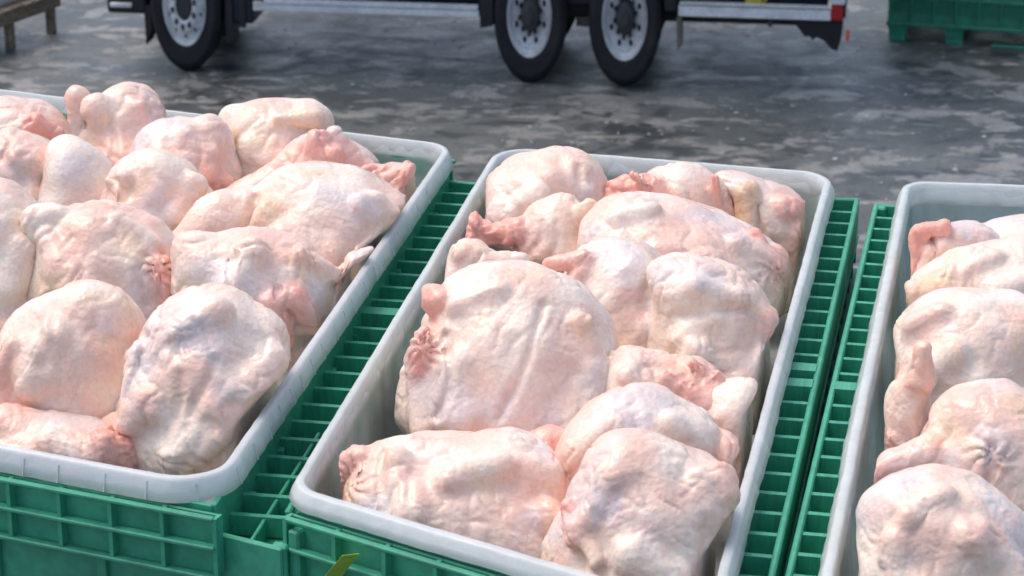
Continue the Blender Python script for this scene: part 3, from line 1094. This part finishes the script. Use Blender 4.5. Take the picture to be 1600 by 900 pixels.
chicken('M', [E(968, 470, 86, 88, 10), E(950, 425, 62, 48), E(1045, 455, 56, 44, 24, 's', 8), E(1012, 522, 42, 42), C(858, 413, 14, 912, 404, 18, 'p', -20, -25, 6), C(893, 446, 15, 906, 424, 15, 'p', -50, -45, 6),
              E(950, 545, 48, 36, 0, 'f', -20), G(1010, 440, 1000, 520, 5, 8), S(1010, 505, 30, 1040, 455, 28), S(940, 522, 26, 978, 545, 22, 'f')],
        'smooth plucked chicken standing breast up behind the big round bird', wr=2.4)
chicken('M', [E(1120, 548, 102, 78, 18), E(1082, 512, 62, 50), E(1105, 455, 96, 46, 22, 's', 14, None, 40), E(1188, 510, 36, 32, 0, 'm', -10), G(1060, 490, 1160, 480, 5, 7), S(1062, 535, 26, 1102, 500, 22), S(1150, 590, 30, 1185, 560, 24), S(1080, 450, 20, 1140, 465, 20), *drumstick(1085, 545, 1035, 592, 32), E(1176, 560, 44, 62, 0, 's', 0)],
        'plump grey-mottled plucked chicken against the right wall of the middle liner', wr=3, zoff=-0.05)
chicken('M', [E(802, 562, 148, 132, 6), E(800, 482, 112, 66, 4), E(882, 560, 80, 118, -4, 's', -10), E(738, 605, 82, 92, 0, 's', -15), E(668, 552, 26, 44, 0, 'p', -46, 26, 6), C(656, 575, 20, 680, 655, 20, 's', -35, -50, 7),
              E(684, 474, 26, 26, 0, 'p', -5, 22, 6), C(672, 455, 14, 690, 470, 16, 'p', 0, 0, 6), E(790, 640, 72, 52, 0, 'f', -25), K(666, 540, 38, 9, 6), G(852, 475, 786, 640, 6, 7), G(704, 520, 700, 640, 8, 6), G(740, 470, 800, 490, 3, 12),
              E(770, 500, 30, 22, 0, 'b', -60, 30), S(655, 565, 20, 688, 655, 18), S(735, 630, 46, 722, 570, 34), S(880, 640, 36, 920, 580, 34), S(720, 480, 18, 780, 455, 18), *wing(905, 505, 935, 585, 900, 635, 20)],
        'biggest round plucked chicken, breast up with folded wing, in the middle crate', wr=2.4, lump=5, belly=0.25)
chicken('M', [E(858, 690, 34, 22, 0, 'p'), C(838, 690, 14, 880, 690, 18, 'm', 0, -8), E(860, 720, 30, 30)],
        'pinkish chicken leg end tucked below the biggest round bird', zoff=-0.06, wr=2)
chicken('M', [E(1010, 596, 78, 48, 14), E(1072, 604, 60, 46, 10, 'm'), C(1082, 568, 10, 1126, 602, 11, 'p', -30, -35, 5), E(1102, 622, 42, 32, 0, 'm'), C(1115, 585, 9, 1135, 608, 9, 'p', -40, -40, 5), K(1085, 590, 40, 8, 3), S(980, 590, 18, 1020, 620, 18), S(1040, 585, 14, 1075, 612, 14, 'p')],
        'pink wrinkled plucked chicken squeezed in front of the mottled plump one', wr=4.6)
chicken('M', [E(1152, 660, 62, 64, 0), E(1175, 640, 40, 44), E(1120, 640, 30, 36), S(1120, 655, 16, 1150, 692, 18, 'm'), E(1165, 690, 40, 50, 0, 's', 0)],
        'round plucked chicken shoulder pressed on the right wall, above the front right bird', wr=2.2, zoff=-0.06)
chicken('M', [E(985, 700, 102, 88, -10), E(1000, 650, 74, 44, 6), C(872, 738, 22, 905, 712, 32, 'm', -25, -20, 7), E(1070, 680, 50, 50), E(1140, 725, 34, 50, -20, 'm', -10), S(905, 702, 26, 962, 662, 30), S(1040, 660, 24, 1080, 700, 24)],
        'plucked chicken with pimpled skin directly behind the front right bird', wr=2.8)
chicken('M', [E(735, 800, 188, 104, 16), E(660, 755, 92, 66, 6), E(800, 745, 92, 66, 14), E(612, 752, 58, 62, 0, 's', 20, 60), E(562, 755, 42, 56, -8, 'p', 35, 44, 9), C(860, 830, 56, 915, 872, 32, 's', -12, -15),
              K(548, 745, 48, 9, 6), E(545, 725, 20, 24, 0, 'p', 10, 20, 6), E(568, 712, 22, 18, 0, 'm', 20, 20, 6), G(604, 705, 596, 800, 7, 7), G(650, 730, 640, 800, 4, 8), G(840, 760, 880, 850, 4, 9),
              S(625, 722, 28, 650, 792, 30), S(850, 800, 34, 905, 858, 26), S(705, 745, 28, 785, 725, 26)],
        'long plucked chicken along the front rim of the middle liner with raw pink neck end', wr=3.2, zoff=-0.10)
chicken('M', [E(1010, 812, 124, 118, 8), E(1000, 730, 84, 54, 4), C(1085, 765, 36, 1120, 850, 32, 's', -10, -10, 14), E(1060, 862, 72, 62), C(890, 790, 16, 905, 830, 22, 'p', -40, -40, 7), E(1118, 760, 30, 44, 0, 'm', -5, None, 20),
              G(1000, 740, 1040, 850, 4, 9), G(930, 790, 945, 880, 4, 8), S(922, 802, 26, 960, 742, 30), S(1085, 750, 28, 1112, 830, 28), S(985, 850, 36, 1040, 880, 34), *wing(945, 745, 905, 815, 935, 862, 20), E(1085, 800, 62, 90, 0, 's', 0)],
        'big pimpled plucked chicken cut off by the bottom edge in the middle crate', wr=3.4)

# ---- right crate
chicken('R', [E(1475, 392, 48, 48), C(1436, 354, 14, 1466, 350, 14, 'p', -18, -22, 6), C(1432, 362, 17, 1426, 412, 20, 'p', -12, -10, 6), E(1520, 365, 40, 26, 0, 's', 15), G(1452, 365, 1448, 420, 7, 5)],
        'round-knobbed plucked chicken at the back left corner of the right liner', dy=8)
chicken('R', [E(1590, 378, 80, 38, -5), E(1620, 365, 60, 32)],
        'plucked chicken cut off by the right edge along the back rim of the right liner', dy=8)
chicken('R', [E(1535, 438, 112, 52, -16), C(1412, 458, 15, 1462, 446, 26, 'f', -12, -15), E(1600, 415, 60, 45), G(1470, 440, 1500, 400, 4, 7), S(1480, 432, 22, 1542, 404, 18), S(1540, 460, 22, 1600, 440, 22)],
        'plucked chicken lying slantwise just below the round-knobbed one', wr=3)
chicken('R', [E(1515, 535, 116, 76, -4), E(1450, 520, 52, 46), E(1590, 520, 60, 60), S(1440, 565, 26, 1505, 585, 28), S(1420, 510, 20, 1460, 490, 20), *drumstick(1475, 555, 1412, 590, 32)],
        'broad smooth plucked chicken in the middle of the right crate', wr=2.0)
chicken('R', [E(1412, 645, 36, 58, 8), C(1432, 545, 15, 1430, 592, 22, 'm', -35, -35, 7), C(1430, 590, 22, 1412, 640, 32, 's', -25, -15), C(1385, 680, 13, 1388, 704, 12, 'p', -30, -32, 6), K(1386, 695, 22, 7, 4)],
        'chicken wing standing on end along the left wall of the right liner', wr=3.4, sag=0.0)
chicken('R', [E(1565, 690, 112, 84, 8), E(1540, 645, 80, 44), C(1372, 732, 20, 1452, 702, 32, 'm', -45, -35), E(1500, 705, 50, 46, 0, 's', -20), G(1535, 690, 1520, 745, 7, 7), K(1530, 705, 40, 8, 5), C(1365, 735, 16, 1372, 750, 14, 'p', -48, -50, 6)],
        'plucked chicken with a leg stretched to the left wall of the right liner', wr=3.4)
chicken('R', [E(1470, 850, 132, 108, 8), E(1440, 800, 92, 58), E(1560, 870, 70, 80), E(1520, 850, 40, 46, 0, 'b', -30), G(1500, 800, 1540, 880, 4, 9), S(1500, 830, 36, 1556, 882, 30), S(1385, 840, 30, 1400, 900, 30), S(1400, 790, 22, 1460, 770, 22), *wing(1405, 800, 1372, 862, 1420, 892, 19)],
        'big plucked chicken cut off by the bottom right corner of the picture', wr=2.6)


# ------------------------------------------------------------------ lime tag at the middle crate's front corner
def lime_tag():
    a = Vector(at_z(548, 866, Z_RIM - 0.06))
    b = Vector(at_z(516, 905, Z_RIM - 0.12))
    u = (b - a)
    w = Vector((1, 0.25, 0)).normalized() * 0.030
    t = Vector((0, -0.004, 0.001))
    vs = [a - w * 0.5, a + w * 0.5, a + u * 0.5 + w * 0.55, b + w * 0.6, b - w * 0.5, a + u * 0.5 - w * 0.5]
    vs = vs + [v + t for v in vs]
    vs = [v - a for v in vs]
    fs = [(0, 1, 2, 5), (5, 2, 3, 4), (6, 11, 8, 7), (11, 10, 9, 8), (0, 6, 7, 1), (1, 7, 8, 2), (2, 8, 9, 3), (3, 9, 10, 4), (4, 10, 11, 5), (5, 11, 6, 0)]
    o = link('strap', mesh_pd('strap', vs, fs), M['lime'], None, a)
    tag(o, 'lime green plastic strap under the front corner of the middle liner', 'strap')


lime_tag()

# ------------------------------------------------------------------ the truck
TA, TB = at_z(290, 112, 0), at_z(976, 136, 0)
TU = (TB - TA).normalized()
TV = Vector((-TU.y, TU.x, 0))       # away from the camera
T_ORG = TA.copy()
T_ANG = math.atan2(TU.y, TU.x)
truck = empty('truck', T_ORG, T_ANG)
tag(truck, 'dark navy lorry with grey steel wheels and silver side rails parked in the yard', 'truck')


def tp(px, py, y=0.0):
    """local x and z of a picture point on the truck's side plane set y metres in"""
    d = ray(px, py)
    o = T_ORG + TV * y
    t = (o - CAMP).dot(TV) / d.dot(TV)
    q = CAMP + d * t - T_ORG
    return q.dot(TU), q.z


def tbox(name, x0p, x1p, y0p, y1p, d0, d1, mat, bev=0.01, parent=None, label=None):
    xa, zt = tp(x0p, y0p, d0)
    xb, zb = tp(x1p, y1p, d0)
    o = link(name, box_mesh(name, xa, xb, d0, d1, zb, zt, bev, 2), mat, parent or truck)
    if label:
        o['label'] = label
    return o


def lathe(name, prof, seg=48, sx=1.0, close=False):
    vs, fs = [], []
    m = len(prof)
    for i in range(seg):
        a = 2 * math.pi * i / seg
        for r, y in prof:
            vs.append((r * math.cos(a) * sx, y, r * math.sin(a)))
    for i in range(seg):
        j = (i + 1) % seg
        for k in range(m - 1):
            fs.append((i * m + k, i * m + k + 1, j * m + k + 1, j * m + k))
    me = mesh_pd(name, vs, fs, True)
    bm = bmesh.new()
    bm.from_mesh(me)
    bmesh.ops.remove_doubles(bm, verts=bm.verts[:], dist=1e-5)
    bmesh.ops.recalc_face_normals(bm, faces=bm.faces[:])
    bm.to_mesh(me)
    bm.free()
    try:
        me.set_sharp_from_angle(angle=R(35))
    except Exception:
        pass
    return me


SX = 0.52                            # the lorry is built as narrow along its length as it stands in the picture
WR = 0.49


def disc_with_holes(name, r0, r1, rh, hr, n, y0, y1, thick, sx):
    """annulus r0..r1 whose face goes from y0 (inside) to y1 (outside) with n round holes"""
    vs, fs = [], []

    def P(r, a, back=0.0):
        t = (r - r0) / (r1 - r0)
        vs.append((r * math.cos(a) * sx, y0 + (y1 - y0) * t + back, r * math.sin(a)))
        return len(vs) - 1
    for s_ in range(n):
        a0, a1 = 2 * math.pi * s_ / n, 2 * math.pi * (s_ + 1) / n
        am = (a0 + a1) / 2
        ring = [(r0, a0), (r0, am), (r0, a1), (rh, a1), (r1, a1), (r1, am), (r1, a0), (rh, a0)]
        hole = []
        for (r, a) in ring:
            dx, dy = (r - rh), (a - am) * rh
            l = math.hypot(dx, dy)
            hole.append((rh + dx / l * hr, am + dy / l * hr / rh))
        ro = [P(*q) for q in ring]
        ho = [P(*q) for q in hole]
        hb = [P(q[0], q[1], thick) for q in hole]
        for k in range(8):
            q = (k + 1) % 8
            fs.append((ro[k], ro[q], ho[q], ho[k]))
            fs.append((ho[k], ho[q], hb[q], hb[k]))
    return mesh_pd(name, vs, fs, False)


def make_wheel(x, y, rear):
    w = empty('wheel', (x, y, WR))
    w.parent = truck
    W_ = 0.26
    prof = [(0.285, 0.03), (0.297, 0.004), (0.31, -0.004), (0.335, -0.012), (0.345, -0.010), (0.40, -0.020), (0.432, -0.019), (0.437, -0.014), (0.455, -0.008), (0.474, 0.012), (0.486, 0.022)]
    yy = 0.026
    for g in range(4):
        prof += [(WR, yy), (WR, yy + 0.040), (WR - 0.012, yy + 0.042), (WR - 0.012, yy + 0.050)]
        yy += 0.054
    prof += [(WR - 0.004, W_ - 0.01), (0.46, W_), (0.29, W_ - 0.01)]
    link('tyre', lathe('tyre', prof, 64, SX), M['rubber'], w)
    if rear:
        rp = [(0.302, 0.012), (0.302, -0.004), (0.292, -0.008), (0.286, 0.004), (0.278, 0.012), (0.274, 0.002), (0.268, 0.006), (0.262, 0.03), (0.250, 0.055)]
        link('rim', lathe('rim', rp, 64, SX), M['steel'], w)
        link('disc', disc_with_holes('disc', 0.13, 0.252, 0.203, 0.027, 8, 0.075, 0.055, 0.03, SX), M['steel'], w)
        hp = [(0.0, -0.035), (0.052, -0.035), (0.058, -0.025), (0.062, -0.012), (0.098, -0.005), (0.112, 0.01), (0.118, 0.05), (0.135, 0.075)]
        nr, ny = 0.146, 0.055
    else:
        rp = [(0.300, 0.012), (0.302, -0.006), (0.292, -0.012), (0.284, -0.004), (0.272, 0.012), (0.258, 0.02)]
        link('rim', lathe('rim', rp, 64, SX), M['steel'], w)
        link('disc', disc_with_holes('disc', 0.19, 0.262, 0.228, 0.019, 10, -0.01, 0.02, 0.03, SX), M['steel'], w)
        link('nut_ring', lathe('nut_ring', [(0.192, -0.008), (0.186, -0.028), (0.125, -0.030), (0.110, -0.01)], 48, SX), M['alu'], w)
        hp = [(0.0, -0.02), (0.085, -0.02), (0.104, -0.008), (0.116, 0.03)]
        nr, ny = 0.155, -0.03
    link('hub', lathe('hub', hp, 40, SX), M['hub'], w)
    link('inner_drum', lathe('inner_drum', [(0.0, 0.10), (0.27, 0.10), (0.29, 0.12)], 32, SX), M['black'], w)
    nut = lathe('lug_nut', [(0.0, -0.030), (0.011, -0.030), (0.016, -0.022), (0.017, 0.02)], 8, 1.0)
    for k in range(10):
        a = 2 * math.pi * (k + 0.3) / 10
        o = link('lug_nut', nut, M['hub'], w, (nr * math.cos(a) * SX, ny, nr * math.sin(a)))
        o.scale = (0.62, 1, 1.1) if rear else (0.8, 0.4, 1.5)
    return w


xf, _ = tp(289, 30)
xm, _ = tp(827, 30)
xr, _ = tp(976, 30)
for x, rear in ((xf, False), (xm, True), (xr, True)):
    make_wheel(x, 0.0, rear)
    o = make_wheel(x, 1.28, rear)
    o.rotation_euler = (0, 0, math.pi)
for x in (xf, xm, xr):
    me = lathe('axle', [(0.0, 0.15), (0.06, 0.15), (0.06, 1.1), (0.0, 1.1)], 16, SX)
    link('axle', me, M['black'], truck, (x, 0, WR))
# frame and bodywork
x_end, _ = tp(1300, 20)
x_nose, _ = tp(165, 10)
x_cab, _ = tp(392, 10)
link('chassis', box_mesh('chassis', x_nose + 0.1, x_end - 0.05, 0.38, 0.90, 0.56, 0.86, 0.01), M['black'], truck)
link('cargo_body', box_mesh('cargo_body', x_cab + 0.05, x_end, -0.06, 2.1, 1.06, 2.9, 0.02, 2), M['navy'], truck)  # stretched past the far wheels to block sky and deepen the shade beneath
link('cab', box_mesh('cab', x_nose + 0.04, x_cab, 0.03, 2.0, 1.04, 2.7, 0.06, 3), M['navy'], truck)
link('side_skirt', box_mesh('side_skirt', x_cab, x_end - 0.03, 0.16, 0.24, 0.54, 1.06, 0.01), M['navy'], truck)
link('far_light_block', box_mesh('far_light_block', x_cab, x_end - 0.03, 1.18, 1.24, 0.46, 1.06, 0.01), M['navy'], truck)  # added on the unseen far side to block light from under the truck
link('underbody', box_mesh('underbody', x_cab + 0.02, x_end - 0.15, 0.25, 1.17, 0.42, 0.56, 0.01), M['black'], truck)  # shaped low and wide to keep skylight off the ground below
xb0, zb0 = tp(228, 24)
b = link('bumper', box_mesh('bumper', x_nose, xb0, 0.02, 1.26, zb0, 1.04, 0.03, 3), M['black'], truck)
xg0, zg1 = tp(172, 4)
xg1, zg0 = tp(206, 12)
link('bumper_step', box_mesh('bumper_step', xg0, xg1, -0.01, 0.05, zg0, zg1, 0.006), M['steel'], b)
x0, z0 = tp(226, 72)
x1, z1 = tp(234, 10)
link('mud_flap', prism('mud_flap', [(x0 + 0.004, z0), (x1 - 0.002, z0 + 0.12), (x1, z1), (x0, z1)], 'y', 0.03, 0.24), M['black'], truck)
tbox('mud_flap', 350, 365, -20, 68, 0.02, 0.22, M['black'], 0.006)
tbox('fuel_tank', 352, 396, -60, 38, 0.05, 0.5, M['navy'], 0.02)
tbox('tank_bracket', 372, 384, -30, 44, 0.03, 0.06, M['black'], 0.004)
r1 = tbox('side_rail', 395, 748, 6, 28, 0.0, 0.04, M['alu'], 0.006)
tbox('rail_cap', 395, 409, 3, 7, -0.004, 0.03, M['white'], 0.001, r1)
tbox('rail_lip', 412, 746, 5, 9, -0.005, 0.03, M['alu'], 0.001, r1)
tbox('rail_hanger', 562, 576, -30, 6, 0.03, 0.06, M['black'], 0.004)
x0, z0 = tp(748, 44)
x1, z1 = tp(770, -40)
link('mud_flap', prism('mud_flap', [(x0 + 0.01, z0), (x1, z0 + 0.02), (x1, z1), (x0, z1)], 'y', 0.0, 0.24), M['black'], truck)
tbox('mud_flap', 1040, 1056, -40, 18, 0.0, 0.22, M['black'], 0.006)
x0, z0 = tp(1057, 78)
x1, z1 = tp(1066, 28)
link('mud_flap', prism('mud_flap', [(x0 + 0.004, z0), (x1, z0 + 0.03), (x1 - 0.005, z1), (x0 - 0.006, z1)], 'y', 0.0, 0.16), M['tan'], truck)['label'] = 'dusty pale mud flap edge'
tbox('splash_board', 900, 922, 27, 42, 0.20, 0.24, M['tan'], 0.004)
r2 = tbox('side_rail', 1060, 1298, 9, 33, 0.0, 0.05, M['alu'], 0.006)
tbox('rail_lip', 1062, 1296, 7, 11, -0.006, 0.04, M['white'], 0.001, r2)
tbox('rail_bolt', 1200, 1207, 33, 42, 0.0, 0.02, M['hub'], 0.002, r2)
tbox('wheel_chock', 1165, 1190, -20, 9, 0.05, 0.14, M['yellow'], 0.006)['label'] = 'yellow wheel chock behind the rear rail'
x0, z0 = tp(1190, 9)
x1, z1 = tp(1208, -14)
link('chock_strut', prism('chock_strut', [(x0, z0), (x0 + 0.02, z0), (x1, z1), (x1 - 0.02, z1)], 'y', 0.06, 0.12), M['yellow'], truck)
lamp = tbox('tail_lamp', 1299, 1317, 8, 33, -0.01, 0.10, M['red'], 0.006)
lamp['label'] = 'red tail lamp'
tbox('lamp_housing', 1298, 1321, -6, 8, -0.015, 0.12, M['alu'], 0.005, lamp)
poly = [tp(a, b_, 0.06) for a, b_ in [(1234, 33), (1246, 42), (1258, 58), (1264, 56), (1270, 63), (1276, 58), (1288, 64), (1298, 76), (1308, 80), (1314, 62), (1318, 33)]]
link('rear_guard', prism('rear_guard', poly, 'y', 0.06, 0.14), M['black'], truck)
x0, z0 = tp(1324, 64)
x1, z1 = tp(1322, 14)
st = link('marker_board', prism('marker_board', [(x0 - 0.012, z0), (x0 + 0.012, z0), (x1 + 0.018, z1), (x1 - 0.002, z1)], 'y', 0.02, 0.04), M['white'], truck)
zm = z0 + (z1 - z0) * 0.33
link('reflector', prism('reflector', [(x0 - 0.013, z0 - 0.002), (x0 + 0.013, z0 - 0.002), (x0 + 0.013, zm), (x0 - 0.011, zm)], 'y', 0.015, 0.045), M['orange'], st)
link('tail_board', box_mesh('tail_board', x_end, x_end + 0.10, 0.10, 1.2, 0.52, 1.2, 0.01), M['black'], truck)

# ------------------------------------------------------------------ green pallet box standing in the yard
PA, PB = at_z(1385, 63, 0), at_z(1490, 70, 0)
pu = (PB - PA).normalized()
pv = Vector((-pu.y, pu.x, 0))
pbox = empty('pallet_box', PA, math.atan2(pu.y, pu.x))
tag(pbox, 'green ribbed plastic pallet box on feet, standing beyond the tail of the truck', 'box')
PL, PD, Z0, Z1 = 1.18, 0.9, 0.135, 0.80
link('body', box_mesh('body', 0.012, PL - 0.012, 0.012, PD, Z0, Z1, 0.01), M['green_dusty'], pbox)
link('lower_flange', box_mesh('lower_flange', -0.008, PL + 0.008, -0.012, PD + 0.01, Z0 - 0.012, Z0 + 0.012, 0.004), M['green_dusty'], pbox)
for zz in (0.34, 0.55, 0.78):
    link('band', box_mesh('band', 0.0, PL, -0.006, 0.02, zz - 0.012, zz + 0.012, 0.003), M['green_dusty'], pbox)
rib = box_mesh('rib', -0.008, 0.008, -0.010, 0.014, Z0 + 0.012, Z1, 0.003)
for k in range(8):
    link('rib', rib, M['green_dusty'], pbox, (0.01 + k * (PL - 0.02) / 7, 0, 0))
fin = box_mesh('fin', -0.003, 0.003, 0.0, 0.014, 0.225, 0.33, 0.0)
for k in range(56):
    if k % 8:
        link('fin', fin, M['green_dusty'], pbox, (0.01 + k * (PL - 0.02) / 56, 0, 0))
for cx_ in (0.075, 0.5, PL - 0.09):
    for cy_ in (0.06, PD - 0.1):
        vs, fs = [], []
        for (h_, z_) in ((0.075, Z0 - 0.012), (0.068, Z0 - 0.03), (0.058, 0.03), (0.062, 0.024), (0.06, 0.0)):
            vs += [(-h_, -h_ * 0.9, z_), (h_, -h_ * 0.9, z_), (h_, h_, z_), (-h_, h_, z_)]
        for r_ in range(4):
            for k in range(4):
                fs.append((r_ * 4 + k, r_ * 4 + 4 + k, r_ * 4 + 4 + (k + 1) % 4, r_ * 4 + (k + 1) % 4))
        fs.append((16, 17, 18, 19))
        link('foot', mesh_pd('foot', vs, fs), M['green_dusty'], pbox, (cx_, cy_, 0))
link('skid', box_mesh('skid', 0.78, PL + 0.02, -0.03, 0.08, 0.0, 0.022, 0.004), M['green_dusty'], pbox)

# ------------------------------------------------------------------ low wooden stand at the left, a pale tray on it
SA, SB = at_z(22, 76, 0), at_z(86, 52, 0)
su = (SB - SA).normalized()
stand = empty('wooden_stand', SA, math.atan2(su.y, su.x))
tag(stand, 'low weathered wooden stand at the upper left corner of the picture', 'stand')
SL = (SB - SA).length
for x_, nm in ((0.0, 'leg'), (SL, 'leg')):
    for y_ in (0.0, 0.7):
        link('leg', box_mesh('leg', x_ - 0.035, x_ + 0.03, y_, y_ + 0.06, 0, 0.199, 0.006), M['wood'], stand)
link('beam', box_mesh('beam', -0.9, SL + 0.06, -0.03, 0.03, 0.20, 0.295, 0.006), M['wood'], stand)
link('beam', box_mesh('beam', -0.9, SL + 0.06, 0.68, 0.74, 0.20, 0.295, 0.006), M['wood'], stand)
pl_me = box_mesh('plank', -0.05, 0.05, -0.05, 0.78, 0.296, 0.32, 0.004)
nx_ = int((SL + 0.9) / 0.125)
for k in range(nx_):
    link('plank', pl_me, M['wood'], stand, (-0.84 + k * 0.125, rng.uniform(-0.01, 0.01), 0))
link('shade_board', box_mesh('shade_board', -0.8, SL, 0.55, 0.58, 0.0, 0.16, 0.004), M['navy'], stand)  # dark board added in place of the shade beneath the stand
tc_ = SA + su * 0.0
tr = empty('fish_tray', SA + su * -0.1 + Vector((0, 0, 0.3205)), math.atan2(su.y, su.x))
tag(tr, 'pale plastic tray resting on the low wooden stand', 'tray')
link('base', box_mesh('base', -0.3, 0.42, 0.06, 0.55, 0, 0.02, 0.004), M['white'], tr)
link('side', box_mesh('side', -0.3, 0.42, 0.05, 0.07, 0.02, 0.16, 0.004), M['white'], tr)
link('side', box_mesh('side', -0.3, 0.42, 0.53, 0.55, 0.02, 0.16, 0.004), M['white'], tr)
link('end', box_mesh('end', -0.3, -0.28, 0.072, 0.528, 0.02, 0.16, 0.004), M['white'], tr)
link('end', box_mesh('end', 0.40, 0.42, 0.072, 0.528, 0.02, 0.16, 0.004), M['white'], tr)

# ------------------------------------------------------------------ pale flecks littering the yard
rf = random.Random(3)
vs, fs = [], []
for k in range(900):
    x, y = rf.uniform(-5, 5), rf.uniform(12.5, 21)
    r_ = rf.choice((0.004, 0.006, 0.008, 0.008, 0.012, 0.018)) * rf.uniform(0.7, 1.3)
    n_ = rf.randint(4, 6)
    a0 = rf.uniform(0, 6.28)
    el = rf.uniform(0.4, 1.0)
    b0 = len(vs)
    for z_ in (0.001, 0.005):
        for q in range(n_):
            a = 2 * math.pi * q / n_
            rr = r_ * rf.uniform(0.6, 1.2)
            px_, py_ = rr * math.cos(a), rr * el * math.sin(a)
            vs.append((x + px_ * math.cos(a0) - py_ * math.sin(a0), y + px_ * math.sin(a0) + py_ * math.cos(a0), z_ + rf.uniform(0, 0.002)))
    fs.append(tuple(range(b0 + n_, b0 + 2 * n_)))
    for q in range(n_):
        fs.append((b0 + q, b0 + (q + 1) % n_, b0 + n_ + (q + 1) % n_, b0 + n_ + q))
o = link('litter', mesh_pd('litter', vs, fs), M['ice'])
tag(o, 'small pale flecks of litter scattered over the yard floor', 'litter', kind='stuff')
